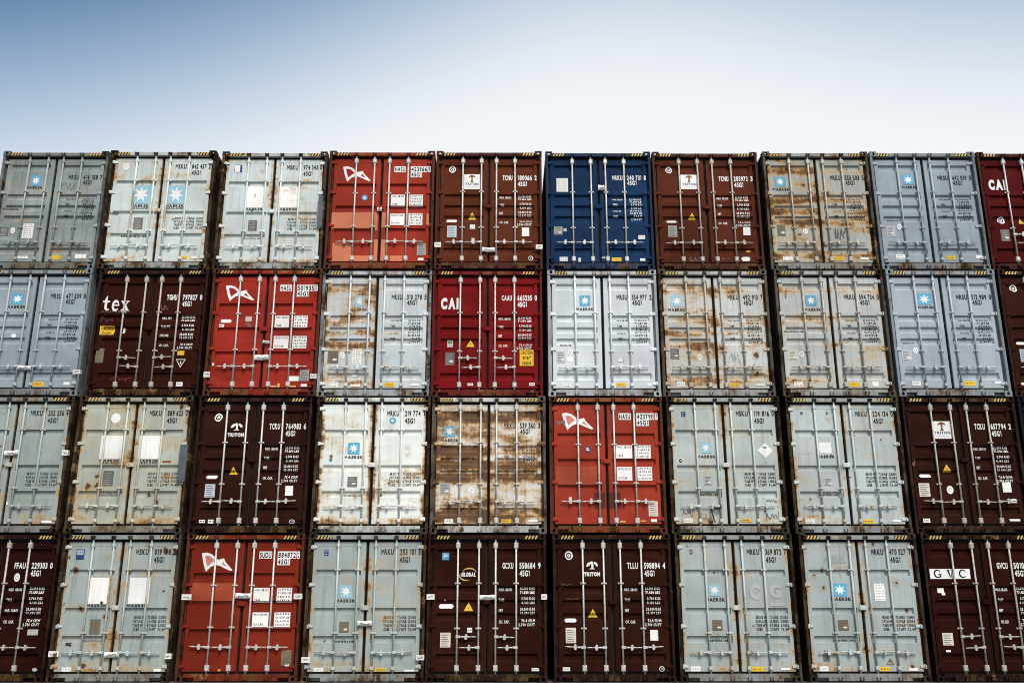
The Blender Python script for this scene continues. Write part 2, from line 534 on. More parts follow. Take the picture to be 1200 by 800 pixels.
GUIDE = MB().cbox(-0.058, 0.058, 0.012, 0.036, -0.017, 0.017, 0.005).tube((0, 0, -0.019), (0, 0, 0.019), 0.027, n=10).mesh('guide_bracket')
def handle_mesh(s, drop=0.0):
    mb = MB()
    mb.cbox(-0.026 if s > 0 else -0.062, 0.062 if s > 0 else 0.026, -0.030, 0.022, -0.026, 0.026, 0.008)
    pts = [(0.060, -0.010, 0.019), (0.15, -0.022, 0.016), (0.27, -0.016, 0.013), (0.385, -0.010, 0.011)]
    for (a, ya, ra), (b, yb, rb) in zip(pts, pts[1:]):
        mb.tube((s * a, ya, -drop * a), (s * b, yb, -drop * b), ra, rb, n=8)
    return mb.mesh('handle')
HANDLE = {(s, k): handle_mesh(s, k) for s in (-1, 1) for k in (0.0, 0.03, -0.05)}
CATCH = MB().prism([(-0.018, -0.052), (0.018, -0.052), (0.030, -0.015), (0.030, 0.020), (0.014, 0.058), (-0.014, 0.058), (-0.030, 0.020), (-0.030, -0.015)], -0.044, -0.034, 'y') \
    .box(-0.012, 0.012, -0.034, 0.044, 0.024, 0.040).box(-0.012, 0.012, -0.034, 0.044, -0.046, -0.030).mesh('handle_catch')
def hinge_mesh(s):
    mb = MB()
    mb.cbox(min(0, -s * 0.085), max(0, -s * 0.085), -0.014, 0.010, -0.028, 0.028, 0.008)
    mb.tube((0.004 * s, -0.004, -0.045), (0.004 * s, -0.004, 0.045), 0.017, n=8)
    mb.box(min(0.006 * s, 0.052 * s), max(0.006 * s, 0.052 * s), -0.048, -0.020, -0.034, 0.034)
    return mb.mesh('hinge')
HINGE = {s: hinge_mesh(s) for s in (-1, 1)}
LATCH = MB().cbox(-0.070, 0.070, -0.034, 0.012, -0.048, 0.048, 0.012).cbox(-0.092, -0.0705, -0.02, 0.012, -0.03, 0.03, 0.006).mesh('centre_latch')

# ------------------------------------------------------------------ glyphs (the built-in typeface) and hand-drawn shapes
GL = {}
def load_glyphs():
    cu = bpy.data.curves.new('glyph', 'FONT')
    ob = bpy.data.objects.new('glyph', cu)
    COL.objects.link(ob)
    for key, res, off in (('s', 1, 0.034), ('b', 3, 0.036), ('x', 3, 0.07)):
        cu.resolution_u = res; cu.offset = off
        chars = "ABCDEFGHIJKLMNOPQRSTUVWXYZ0123456789.,'\"" + ('abcdefghijklmnopqrstuvwxyz' if key != 'x' else '')
        for ch in chars:
            cu.body = ch
            bpy.context.view_layer.update()
            dg = bpy.context.evaluated_depsgraph_get()
            ev = ob.evaluated_get(dg)
            me = ev.to_mesh()
            vv = [(v.co.x, v.co.y) for v in me.vertices]
            ff = [tuple(p.vertices) for p in me.polygons]
            ev.to_mesh_clear()
            x0 = min(v[0] for v in vv); x1 = max(v[0] for v in vv)
            GL[key, ch] = ([(a - x0, b) for a, b in vv], ff, x1 - x0)
    bpy.data.objects.remove(ob)
    bpy.data.curves.remove(cu)
load_glyphs()
CAP = max(v[1] for v in GL['b', 'H'][0])
# capital M with upright legs, 1 with a flag and I with full height, as on the containers
for key, st in (('s', .12), ('b', .115), ('x', .20)):
    C_ = CAP; w_ = .62 + st * .4
    GL[key, 'M'] = ([(0, 0), (st, 0), (st, C_), (0, C_), (w_ - st, 0), (w_, 0), (w_, C_), (w_ - st, C_), (st, C_), (st, C_ - .26), (w_ / 2, .14), (w_ / 2, .40), (w_ - st, C_), (w_ - st, C_ - .26)],
                    [(0, 1, 2, 3), (4, 5, 6, 7), (8, 9, 10, 11), (11, 10, 13, 12)], w_)
    GL[key, '1'] = ([(.12, 0), (.12 + st, 0), (.12 + st, C_), (.12, C_), (0, C_ - .20), (.12, C_ - .16), (0, C_ - .08)], [(0, 1, 2, 3), (4, 5, 3, 6)], .12 + st)

def text_polys(txt, x0, x1, z0, z1, key='b', sp=0.10, slant=0.0):
    """text fitted into a box (cap height = box height); None for x1 keeps the natural (condensed) width"""
    runs = []; cx = 0.0
    for ch in txt:
        if ch == ' ':
            cx += 0.34; continue
        vv, ff, w = GL[key, ch]
        w_ = max(w, 0.30) if ch.isdigit() else w
        runs.append((cx + (w_ - w) / 2, vv, ff)); cx += w_ + sp
    cx -= sp
    sz = (z1 - z0) / CAP
    sx = (x1 - x0) / cx if x1 is not None else sz * 0.72
    out = []
    for ox, vv, ff in runs:
        for f in ff:
            out.append([(x0 + (ox + vv[i][0]) * sx + slant * vv[i][1] * sz, z0 + vv[i][1] * sz) for i in f])
    return out

def rect(x0, z0, x1, z1):
    return [[(x0, z0), (x1, z0), (x1, z1), (x0, z1)]]
def ellipse(cx, cz, rx, rz, n=16):
    return [[(cx + rx * cos(2 * pi * i / n), cz + rz * sin(2 * pi * i / n)) for i in range(n)]]
def rrect(x0, z0, x1, z1, r, n=4):
    pts = []
    for cx, cz, a0 in ((x1 - r, z1 - r, 0), (x0 + r, z1 - r, pi / 2), (x0 + r, z0 + r, pi), (x1 - r, z0 + r, 3 * pi / 2)):
        for i in range(n + 1):
            a = a0 + pi / 2 * i / n
            pts.append((cx + r * cos(a), cz + r * sin(a)))
    return [pts]
def arc(cx, cz, rx, rz, w0, w1, a0, a1, n=14):
    """curved stroke as quads, width from w0 to w1 to w0"""
    P = []
    for i in range(n + 1):
        t = i / n; a = radians(a0 + (a1 - a0) * t)
        w = w0 + (w1 - w0) * sin(pi * t)
        P.append(((cx + (rx - w / 2) * cos(a), cz + (rz - w / 2) * sin(a)), (cx + (rx + w / 2) * cos(a), cz + (rz + w / 2) * sin(a))))
    out = []
    for (a, b), (c, d_) in zip(P, P[1:]):
        out.append([a, b, d_, c] if a1 > a0 else [b, a, c, d_])
    return out
def stroke(pts, w):
    out = []
    for (x0, z0), (x1, z1) in zip(pts, pts[1:]):
        l = math.hypot(x1 - x0, z1 - z0) or 1
        nx, nz = -(z1 - z0) / l * w / 2, (x1 - x0) / l * w / 2
        ex, ez = (x1 - x0) / l * w * .3, (z1 - z0) / l * w * .3
        out.append([(x0 - nx - ex, z0 - nz - ez), (x1 - nx + ex, z1 - nz + ez), (x1 + nx + ex, z1 + nz + ez), (x0 + nx - ex, z0 + nz - ez)])
    return out
def fit(polys, x0, z0, x1, z1):
    return [[(x0 + (x1 - x0) * u, z0 + (z1 - z0) * v) for u, v in p] for p in polys]

def star_polys(n=7):
    pts = []
    for i in range(2 * n):
        a = pi / 2 + pi * i / n
        r = 0.42 if i % 2 == 0 else 0.185
        pts.append((0.5 + r * cos(a), 0.5 + r * sin(a)))
    return [[(0.5, 0.5), pts[2 * i - 1], pts[2 * i], pts[2 * i + 1]] for i in range(n)]
def _n(pts, bx=(250, 520), bz=(348, 198)):
    return [((x - bx[0]) / (bx[1] - bx[0]), (z - bz[0]) / (bz[1] - bz[0])) for x, z in pts]
FLAG_OUT = [_n([(250, 205), (290, 199), (335, 212), (370, 240), (372, 296), (335, 310), (296, 348), (272, 290)][::-1]),
            _n([(370, 240), (393, 256), (440, 243), (455, 272), (520, 336), (500, 341), (445, 318), (405, 300), (372, 296)][::-1])]
FLAG_IN = [_n([(268, 217), (300, 214), (332, 225), (366, 256), (372, 266), (338, 288), (304, 320), (286, 284)][::-1]),
           _n([(434, 262), (448, 282), (488, 322), (450, 305), (412, 287)][::-1])]

def _shrink(p, k):
    cx = sum(a for a, _ in p) / len(p); cz = sum(b for _, b in p) / len(p)
    return [(cx + (a - cx) * k, cz + (b - cz) * k) for a, b in p]
FLAG_IN = [_shrink(FLAG_IN[0], .80), _shrink(FLAG_IN[1], .68)]

# serif letters drawn by hand in a 0..1 box
SERIF = {
    't': [[(.30, .12), (.46, .02), (.62, 0), (.80, .05), (.86, .14), (.64, .12), (.56, .18), (.56, .55), (.28, .55), (.28, .20)],
          [(.05, .55), (.86, .55), (.86, .66), (.05, .66)], [(.28, .66), (.56, .66), (.56, .98), (.48, .98), (.28, .74)]],
    'e': arc(.5, .33, .34, .30, .10, .22, 20, 320, 18) + [[(.18, .32), (.90, .32), (.90, .41), (.18, .41)]],
    'x': [[(.05, .0), (.42, .0), (.42, .06), (.05, .06)], [(.58, .0), (.98, .0), (.98, .06), (.58, .06)], [(.02, .60), (.44, .60), (.44, .66), (.02, .66)],
          [(.60, .60), (.95, .60), (.95, .66), (.60, .66)], [(.62, .06), (.92, .06), (.40, .60), (.08, .60)], [(.14, .06), (.26, .06), (.86, .60), (.74, .60)]],
    'G': arc(.48, .5, .40, .44, .09, .20, 50, 325, 20) + [[(.55, .40), (1.0, .40), (1.0, .47), (.55, .47)], [(.70, .06), (.90, .06), (.90, .40), (.70, .40)], [(.72, .66), (.80, .66), (.80, .97), (.74, .97)]],
    'C': arc(.50, .5, .42, .44, .09, .20, 48, 318, 20) + [[(.76, .64), (.84, .64), (.84, .97), (.78, .97)]],
    'V': [[(.0, .92), (.46, .92), (.46, .98), (.0, .98)], [(.60, .92), (1.0, .92), (1.0, .98), (.60, .98)], [(.46, .0), (.56, .0), (.36, .92), (.10, .92)], [(.48, .0), (.56, .0), (.86, .92), (.76, .92)]],
}
T_WHITE = [[(.05, .60), (.16, .86), (.42, 1.0), (.60, .99), (.60, .80), (.40, .80), (.30, .66), (.16, .58)],
           [(.46, .42), (.62, .42), (.62, .80), (.46, .80)], [(.30, .36), (.74, .36), (.66, .44), (.40, .44)],
           [(.66, .98), (.82, .94), (.96, .78), (.96, .60), (.82, .62), (.78, .74), (.66, .80)]]
T_BROWN = [[(.02, .62), (.10, .82), (.34, .98), (.66, .98), (.90, .82), (.98, .62), (.86, .70), (.70, .76), (.30, .76), (.14, .70)],
           [(.40, .30), (.60, .30), (.60, .76), (.40, .76)], [(.26, .16), (.74, .16), (.60, .32), (.40, .32)]]

# ------------------------------------------------------------------ pixel -> door plane
ZR = {1: (0, 170, 4.615), 2: (240, 170, 4.286), 3: (500, 170, 4.286), 4: (755, 170, 4.286), 5: (1000, 170, 5.335), 6: (0, 310, 5.0),
      7: (235, 310, 4.364), 8: (500, 310, 4.286), 9: (765, 310, 4.211), 10: (1000, 310, 5.0), 11: (0, 460, 4.704), 12: (215, 460, 4.068),
      13: (495, 460, 4.068), 14: (775, 460, 4.0), 15: (1000, 460, 4.705), 16: (0, 620, 4.445), 17: (200, 620, 4.0), 18: (490, 620, 4.0),
      19: (780, 620, 3.871), 20: (1000, 620, 4.445)}
def to_plane(reg, zx, zy, yplane):
    ox, oy, s = ZR[reg]
    u = (ox + zx / s - 600) / CAM_F; w = (400 - oy - zy / s) / CAM_F
    fx = u; fy = cos(CAM_PITCH) - w * sin(CAM_PITCH); fz = sin(CAM_PITCH) + w * cos(CAM_PITCH)
    dx = fx * cos(CAM_YAW) + fy * sin(CAM_YAW); dy = -fx * sin(CAM_YAW) + fy * cos(CAM_YAW)
    t = (yplane + CAM_D) / dy
    return dx * t, CAM_H + fz * t

# ------------------------------------------------------------------ decal colours (linear)
INK = {'white': (.80, .80, .775), 'black': (.018, .018, .020), 'star': (.11, .37, .54), 'starpale': (.30, .52, .62), 'yellow': (.74, .47, .03),
       'ivory': (.60, .57, .48), 'grey': (.33, .33, .31), 'dgrey': (.13, .13, .12), 'red': (.30, .015, .02), 'navy': (.02, .06, .16), 'blue': (.10, .30, .58),
       'brown': (.22, .075, .02), 'paleblue': (.45, .52, .58), 'orange': (.56, .185, .095), 'rose': (.55, .20, .16), 'lemon': (.60, .42, .13), 'green': (.10, .25, .13),
       'slate': (.085, .10, .12), 'maroon': (.085, .018, .014), 'fade': (.30, .055, .025), 'paper': (.70, .70, .67), 'gold': (.62, .36, .09), 'olive': (.16, .13, .08),
       'ghost': (.44, .46, .465), 'smoke': (.34, .36, .37), 'chalk': (.17, .095, .075)}

# ------------------------------------------------------------------ one container
RP = 2.897
COLX = {0: {0: -11.73, 1: -9.229, 2: -6.66, 3: -4.161, 4: -1.687, 5: .836, 6: 3.314, 7: 5.877, 8: 8.366, 9: 10.859},
        1: {0: -11.733, 1: -9.150, 2: -6.609, 3: -4.164, 4: -1.70, 5: .852, 6: 3.33, 7: 5.918, 8: 8.423, 9: 10.93},
        2: {0: -11.768, 1: -9.215, 2: -6.669, 3: -4.12, 4: -1.653, 5: .854, 6: 3.374, 7: 5.947, 8: 8.451, 9: 10.965},
        3: {0: -11.703, 1: -9.199, 2: -6.66, 3: -4.136, 4: -1.668, 5: .897, 6: 3.418, 7: 5.993, 8: 8.521, 9: 11.05}}

M_GASKET = plain('black_rubber', (0.012, 0.012, 0.012), 0.8)
M_DARK = plain('dark_inside', (0.02, 0.018, 0.016), 0.9)
M_GALV = plain('galvanised_steel', (0.60, 0.59, 0.55), 0.42, 0.35, 22.0, 0.25)
M_GALV_D = plain('dulled_galvanised_steel', (0.46, 0.43, 0.37), 0.55, 0.4, 22.0, 0.15)
M_CORE = plain('primer_brown', (0.05, 0.028, 0.022), 0.85)

def scribble(x0, z0, x1, z1, seed, w=0.008, n=14):
    r = random.Random(seed)
    pts = [(x0 + (x1 - x0) * (i + r.uniform(-.3, .3)) / n, r.uniform(z0, z1)) for i in range(n + 1)]
    return stroke(pts, w)

class Container:
    def __init__(s, r, c, spec):
        s.spec = spec
        s.kind = spec['kind']
        rs = random.Random(r * 100 + c)
        s.wx = COLX[r][c] + W / 2
        s.wy = rs.uniform(-0.028, 0.028)
        s.wz = (3 - r) * RP
        root = bpy.data.objects.new('shipping_container', None)
        COL.objects.link(root)
        root.location = (s.wx, s.wy, s.wz)
        root.rotation_euler = (0, 0, radians(rs.uniform(-.10, .10)))
        root['label'] = spec['label']; root['category'] = 'shipping container'
        root['group'] = 'shipping containers stacked in a wall'
        s.root = root; s.seed = r * 17 + c * 5 + 3
        s.inkcache = {}; s.nd = 0
        s.materials()
        s.build(rs)
        s.numbers()
        for f in spec.get('feats', []):
            s.feature(*f)

    def materials(s):
        sp = s.spec; b = sp['col']
        ru = sp.get('rust', (0, 0)); fr = sp.get('frame', 0.25)
        s.mp = weathered('door_paint', s.root, s.seed, b, ru, sp.get('band', 0.0), sp.get('spots', 0.0), sp.get('dirt', 0.4), sp.get('halo', .6), rough=sp.get('rough', 0.5), edge=sp.get('edge', 0.0), spec=.12 if max(b) > .2 else .03)
        fc = sp.get('fcol', tuple(v * 0.58 for v in b))
        s.mf = weathered('frame_paint', s.root, s.seed + 1, fc, (fr, fr), 0, sp.get('spots', 0.0) * 1.3, min(1, sp.get('dirt', .4) + .25), scale=2.0, hz=1.0, chip=.6, rk=.10)
        hc = tuple(v * .80 for v in b); ra = sp.get('rail', .26 if max(b) > .25 else .12)
        s.ms = weathered('sill_paint', s.root, s.seed + 2, tuple(v * .62 for v in b), (ra + .09, ra + .09), 0, .12, .9, scale=2.2, hz=.6, chip=.6, rk=.26)
        s.mh = weathered('header_paint', s.root, s.seed + 5, hc, (ra, ra), 0, .12, .6, scale=2.2, hz=.6, chip=.4, rk=.42)
        if sp.get('bars') == 'paint':
            s.mb = weathered('bar_paint', s.root, s.seed + 3, tuple(min(.75, v * 1.15 + .05) for v in b), (fr * .45, fr * .45), 0, 0, .35, scale=3, hz=.4)
        elif sp.get('bars') == 'dull':
            s.mb = M_GALV_D
        else:
            s.mb = M_GALV

    def ink(s, key):
        if key not in s.inkcache:
            sp = s.spec; ru = sp.get('rust', (0, 0))
            rough = .6
            k = 0.55
            s.inkcache[key] = weathered('print_' + key, s.root, s.seed, INK[key], (ru[0] * k, ru[1] * k), sp.get('band', 0), sp.get('spots', 0) * .3, min(.6, sp.get('dirt', .4) * .7), sp.get('halo', .6) * .6, rough=rough)
        return s.inkcache[key]

    def build(s, rs):
        R = s.root; sp = s.spec; k = s.kind
        for sx in (-1, 1):
            for top in (True, False):
                z = H if top else 0
                put('corner_casting', CAST[sx, top], s.mf, R, (sx * W / 2, 0, z))
                put('corner_casting', CAST[-sx, top], s.mf, R, (sx * W / 2, L, z), (0, 0, pi))
            put('corner_post', POST[sx], s.mf, R)
            put('side_wall', SIDE[sx], s.mf, R)
        hd = put('header_rail', HEADER, s.mh, R)
        sl = put('sill_rail', SILL, s.ms, R)
        put('roof_panel', ROOF, s.mf, R)
        put('end_wall', ENDW, s.mf, R)
        put('floor_deck', FLOOR, M_DARK, R)
        # hazard stripes on the header
        if sp.get('hazard', True):
            for sx in (-1, 1):
                xa, xb = (-1.045, -0.775) if sx < 0 else (0.775, 1.045)
                polys = []
                n = 4
                for i in range(n):
                    w = (xb - xa) / n
                    a = xa + i * w
                    polys.append([(a, 2.784), (a + w * .5, 2.784), (a + w * 1.0, 2.852), (a + w * .5, 2.852)])
                s.decal('hazard_marking', hd, [(rect(xa, 2.782, xb, 2.854), 'black'), (polys, 'lemon')], flat=0.0135)
        # doors
        s.door = {}
        for sx in (-1, 1):
            D = put('door', DOOR[k, sx], s.mp, R)
            s.door[sx] = D
            put('door_gasket', GASKET[sx], M_GASKET, D)
            hm = s.mp if sp.get('bars') != 'paint' else s.mb
            for hzz in (0.29, 1.06, 1.87, 2.62):
                put('hinge', HINGE[sx], hm, D, (sx * (DX1 + 0.012), FY - 0.008, hzz))
            for bx in (0.172, 0.602):
                jit = rs.uniform(-.006, .006)
                X = sx * bx + jit
                by = 0.044
                lb = put('locking_bar', BAR, s.mb, D, (X, by, 0), (0, 0, rs.uniform(-.6, .6)))
                heavy = sp.get('bars') != 'paint'
                for zz in (0.262, 2.655):
                    put('bearing_bracket', BEAR if heavy else BEAR_S, s.mb, D, (X, by, zz))
                for zz in ((1.02, 1.90) if k == 'B' else (0.80 + (.12 if k == 'A1' else .06), 2.09)):
                    if k != 'B': zz = {0.92: 0.93, 0.86: 1.04, 2.09: 2.17 if k == 'A1' else 1.86}.get(round(zz, 2), zz)
                    put('guide_bracket', GUIDE, s.mb, D, (X, by, zz))
                put('cam_keeper', KEEP, s.mf, hd, (X, 0.003, 2.815))
                put('cam_keeper', KEEP, s.ms, sl, (X, 0.003, 0.075))
                # handles
                inner = bx < 0.3
                if sp.get('handles') == 'stagger':
                    # outer left and inner right bars swing right, the others left
                    hs = 1 if (sx < 0) != inner else -1
                    if sx > 0: hs = 1 if inner else -1
                    hz = 0.86 if hs > 0 else 0.655
                    ln = 0.19
                else:
                    hs = sx
                    if sx < 0 and inner: hs = -1
                    if sx > 0 and inner: hs = 1
                    hz = 0.655 if k == 'B' else (0.66 if k == 'A2' else 0.56)
                    ln = 0.19
                tilt = rs.choice((0.0, 0.0, 0.03, -0.05))
                ln = 0.185
                hb = s.mb if heavy else s.mb
                put('handle', HANDLE[hs, tilt], hb, D, (X, by, hz))
                put('handle_catch', CATCH, hb, D, (X + hs * ln, by + 0.002, hz - tilt * ln), (0, rs.uniform(-.12, .12), 0))
        if sp.get('latch', True):
            put('centre_latch', LATCH, s.mb if sp.get('bars') == 'paint' else s.mp, s.door[1], (0.0, FY - 0.014, 1.53 if k == 'B' else (1.50 if k == 'A2' else 1.42)))

    def decal(s, name, parent, layers, flat=None):
        """printed or stuck-on film that follows the pressed door skin"""
        bm = bmesh.new()
        keys = []
        s.nd += 1
        lift = 0.00035 * s.nd if flat is None else 0.0
        for li, (polys, key) in enumerate(layers):
            if key not in keys: keys.append(key)
            mi = keys.index(key)
            for pi_, p in enumerate(polys):
                try:
                    f = bm.faces.new([bm.verts.new((x, -0.0020 - lift - 0.0009 * li - 0.00003 * (pi_ % 24), z)) for x, z in p])
                except ValueError:
                    continue
                f.material_index = mi
        if flat is None:
            zs = [v.co.z for v in bm.verts]; xs = [abs(v.co.x) for v in bm.verts]
            if not zs:
                bm.free(); return None
            za, zb = min(zs), max(zs); xa, xb = min(xs), max(xs)
            for z, _ in ZP[s.kind]:
                if za + 1e-4 < z < zb - 1e-4:
                    bmesh.ops.bisect_plane(bm, geom=bm.verts[:] + bm.edges[:] + bm.faces[:], plane_co=(0, 0, z), plane_no=(0, 0, 1), dist=1e-6)
            for x, _, _ in XP[s.kind][2:6]:
                if xa + 1e-4 < x < xb - 1e-4:
                    for sg in (-1, 1):
                        bmesh.ops.bisect_plane(bm, geom=bm.verts[:] + bm.edges[:] + bm.faces[:], plane_co=(sg * x, 0, 0), plane_no=(1, 0, 0), dist=1e-6)
            for v in bm.verts:
                v.co.y += face_y(s.kind, v.co.x, v.co.z)
        else:
            for v in bm.verts: v.co.y += flat
        bm.normal_update()
        for f in bm.faces:
            if f.normal.y > 0: f.normal_flip()
        me = bpy.data.meshes.new(name)
        bm.to_mesh(me); bm.free()
        for kx in keys: me.materials.append(s.ink(kx))
        o = bpy.data.objects.new(name, me)
        COL.objects.link(o)
        o.parent = parent
        return o

    # ---- registration number and weight table
    def num4(s, ink, *parts, back=None):
        for nm, (t, xa, xb, z, h) in zip(('owner_code', 'serial_number', 'check_digit', 'size_code'), parts):
            if not t: continue
            lay = [(text_polys(t, xa, xb, z, z + h), ink)]
            if back: lay.insert(0, (rect(xa - .013, z - .020, xb + .013, z + h + .020), back))
            s.decal(nm, s.door[1], lay)

    def numbers(s):
        sp = s.spec
        st = sp.get('style')
        if not st: return
        D = s.door[1]
        pre, num, chk = sp['num']
        ink = sp.get('ink', 'black')
        T = text_polys
        if st == 'gB':
            z = 2.215; h = 0.112
            s.num4(ink, (pre, .325, .565, z, h), (num, .665, 1.0, z, h), (chk, 1.055, 1.105, z, h), ('45G1', .672, .885, 2.09, .105))
            P = []
            for t, zz in (('MAX.GROSS', 1.73), ('TARE', 1.60), ('PAYLOAD', 1.44), ('CUBE', 1.31)):
                P += T(t, .32, .32 + .027 * len(t), zz - .02, zz + .026, 's')
            for i, t in enumerate(('32.500 KG', '71.650 LB', '3.710 KG', '8.180 LB', '28.790 KG', '63.470 LB', '76.4 M', '2.700 FT')):
                zz = 1.735 - i * .070
                P += T(t, .98 - .03 * len(t), .98, zz - .02, zz + .026, 's')
            s.decal('weight_table', D, [(P, ink)])
        elif st == 'gA':
            z = 2.475; h = 0.112
            s.num4(ink, (pre, .285, .54, z, h), (num, .665, 1.0, z, h), (chk, 1.05, 1.098, z, h), ('45G1', .668, .88, 2.32, .105))
            P = []
            for i, (a, b, c) in enumerate((('GROSS WT', '71.650LB', '32.500KG'), ('PAYLOAD', '62.950LB', '28.550KG'), ('TARE WT', '8.700LB', '3.950KG'), ('CUBE', '2.700FT', '76.4M'))):
                zz = 1.235 - i * .078
                P += T(a, .38, .38 + .030 * len(a), zz - .024, zz + .030, 's')
                P += T(b, .66, .84, zz - .024, zz + .030, 's') + T(c, .88, 1.035, zz - .024, zz + .030, 's')
            s.decal('weight_table', D, [(P, ink)])
        elif st == 'red':
            z = 2.415; h = 0.105
            s.num4('black', (pre, .295, .53, z, h), (num, .675, 1.035, z, h), (chk, 1.08, 1.108, z, h), ('45G1', .675, .91, 2.283, .10), back='white')
        elif st == 'brown':
            z = 2.195; h = 0.118
            s.num4(ink, (pre, .315, .54, z, h), (num, .665, .99, z, h), (chk, 1.048, 1.10, z, h), ('45G1', .668, .875, 2.045, .112))
            P = []
            rows = sp.get('rows', ('MAX. GROSS', 'TARE', 'NET', 'CU. CAP.'))
            for t, zz in zip(rows, (1.775, 1.575, 1.37, 1.145)):
                P += T(t, .245, .245 + .027 * len(t), zz - .025, zz + .030, 's')
            for (a, b), zz in zip((('32.500 KGS', '71.650 LBS'), ('3.700 KGS', '8.160 LBS'), ('28.800 KGS', '63.490 LBS'), ('76.4 CU.M', '2.700 CU.FT')), (1.795, 1.595, 1.39, 1.165)):
                for t, q in ((a, zz), (b, zz - .078)):
                    P += T(t, .975 - .030 * len(t), .975, q - .02, q + .034, 's')
            s.decal('weight_table', D, [(P, ink)])

    # ---- everything else, read off the photograph
    def loc(s, reg, x0, y0, x1, y1, yp=FY):
        cx, cy = (x0 + x1) / 2, (y0 + y1) / 2
        ax, _ = to_plane(reg, x0, cy, s.wy + yp); bx, _ = to_plane(reg, x1, cy, s.wy + yp)
        _, zt = to_plane(reg, cx, y0, s.wy + yp); _, zb = to_plane(reg, cx, y1, s.wy + yp)
        return ax - s.wx, zb - s.wz, bx - s.wx, zt - s.wz

    def feature(s, kind, reg, x0, y0, x1, y1, *a):
        yp = 0.012 if kind in ('tape', 'edgetape', 'placard') else FY
        xa, za, xb, zb = s.loc(reg, x0, y0, x1, y1, yp)
        side = -1 if (xa + xb) < 0 else 1
        w, h = xb - xa, zb - za
        if kind not in ('tape', 'edgetape', 'placard'):
            # stay on the door skin
            lo, hi = (DX0 + .004, DX1 - .004)
            if side > 0: xa, xb = max(xa, lo), min(xb, hi)
            else: xa, xb = max(xa, -hi), min(xb, -lo)
            za, zb = max(za, DZ0 + .008), min(zb, DZ1 - .008)
            w, h = xb - xa, zb - za
            if w < .01 or h < .008: return
        D = s.door[side]
        sd = int(x0 * 7 + y0)
        box = (xa, za, xb, zb)
        if kind == 'rect':
            s.decal('sticker', D, [(rect(*box), a[0])])
        elif kind == 'lined':                      # sticker with a line of print
            L_ = []
            nl = max(1, int(h / .05))
            r = random.Random(sd)
            for i in range(nl):
                zz = za + h * (i + .5) / nl
                xx = xa + w * .12
                while xx < xb - w * .2:
                    ww = r.uniform(.02, .06)
                    L_ += rect(xx, zz - .010, min(xx + ww, xb - w * .1), zz + .010); xx += ww + .018
            s.decal('sticker', D, [(rect(*box), a[0]), (L_, a[1] if len(a) > 1 else 'black')])
        elif kind == 'plate':                      # riveted data plate
            base = a[0] if a else 'grey'
            L_ = []
            for i in range(6):
                zz = za + h * (i + .7) / 6.8
                L_ += rect(xa + w * .12, zz - .006, xb - w * (.15 + .25 * ((i * 7 + sd) % 3) / 3), zz + .006)
            extra = [(rect(xa + w * .48, za + h * .22, xa + w * .85, za + h * .38), 'paper')] if len(a) > 1 else []
            s.decal('data_plate', D, [(rect(*box), base), (L_, 'dgrey' if base != 'dgrey' else 'grey')] + extra)
        elif kind == 'oval':
            cx, cz = (xa + xb) / 2, (za + zb) / 2
            s.decal('sticker', D, [(ellipse(cx, cz, w / 2, h / 2), a[0] if a else 'white'), (arc(cx, cz, w * .22, h * .22, .010, .014, 0, 330, 8), 'grey')])
        elif kind == 'dot':
            cx, cz = (xa + xb) / 2, (za + zb) / 2
            s.decal('sticker', D, [(ellipse(cx, cz, w / 2, h / 2), a[0])])
        elif kind == 'ring':
            cx, cz = (xa + xb) / 2, (za + zb) / 2
            s.decal('approval_mark', D, [(ellipse(cx, cz, w / 2, h / 2), 'white'), (arc(cx, cz, w * .27, h * .27, .02, .028, 40, 400, 12), 'black'), (rect(cx - w * .05, cz - h * .1, cx + w * .05, cz + h * .14), 'dgrey')])
        elif kind == 'pill':
            s.decal('sticker', D, [(rrect(*box, min(w, h) * .48), a[0] if a else 'white')])
        elif kind == 'tri':
            ins = lambda q: [[(xa + w * q * 1.0, za + h * q * .7), (xb - w * q, za + h * q * .7), ((xa + xb) / 2, zb - h * q * 1.4)]]
            m_ = (xa + xb) / 2
            bolt = [[(m_ - w * .05, za + h * .2), (m_ + w * .10, za + h * .42), (m_ + w * .02, za + h * .42), (m_ + w * .04, za + h * .62), (m_ - w * .10, za + h * .36), (m_ - w * .01, za + h * .36)]]
            s.decal('warning_triangle', D, [(ins(0), 'black'), (ins(.075), 'yellow'), (bolt, 'olive')])
        elif kind == 'triline':
            dn = a[0] if a else False
            c = a[1] if len(a) > 1 else 'white'
            pts = [(xa, zb), (xb, zb), ((xa + xb) / 2, za), (xa, zb)] if dn else [(xa, za), (xb, za), ((xa + xb) / 2, zb), (xa, za)]
            s.decal('warning_triangle', D, [(stroke(pts, .018) + stroke([((xa + xb) / 2, za + h * .40), ((xa + xb) / 2, za + h * .72)], .03), c)])
        elif kind == 'star':
            c = a[0] if a else 'star'
            r_ = .015 if len(a) < 2 else a[1]
            s.decal('star_logo', D, [(rrect(*box, r_), c), (fit(star_polys(), *box), 'white')])
        elif kind == 'text':
            s.decal('lettering', D, [(text_polys(a[0], xa, xb, za, zb, a[2] if len(a) > 2 else 's', .12), a[1])])
        elif kind == 'flag':
            lay = [(fit(FLAG_OUT, *box), 'white')]
            lay.append((fit(FLAG_IN, *box), a[0] if a else 'red'))
            s.decal('flag_emblem', D, lay)
        elif kind == 'whitebox':
            P = []
            for i, t in enumerate(a):
                zz = zb - h * (i + .62) / max(1, len(a)) - .004
                hh = min(.042, h / len(a) * .55)
                P += text_polys(t, xa + w * .07, xa + w * .07 + min(w * .86, .031 * len(t)), zz, zz + hh, 's')
            s.decal('weight_table', D, [(rect(*box), 'white'), (P, 'maroon')])
        elif kind == 'triton_panel':
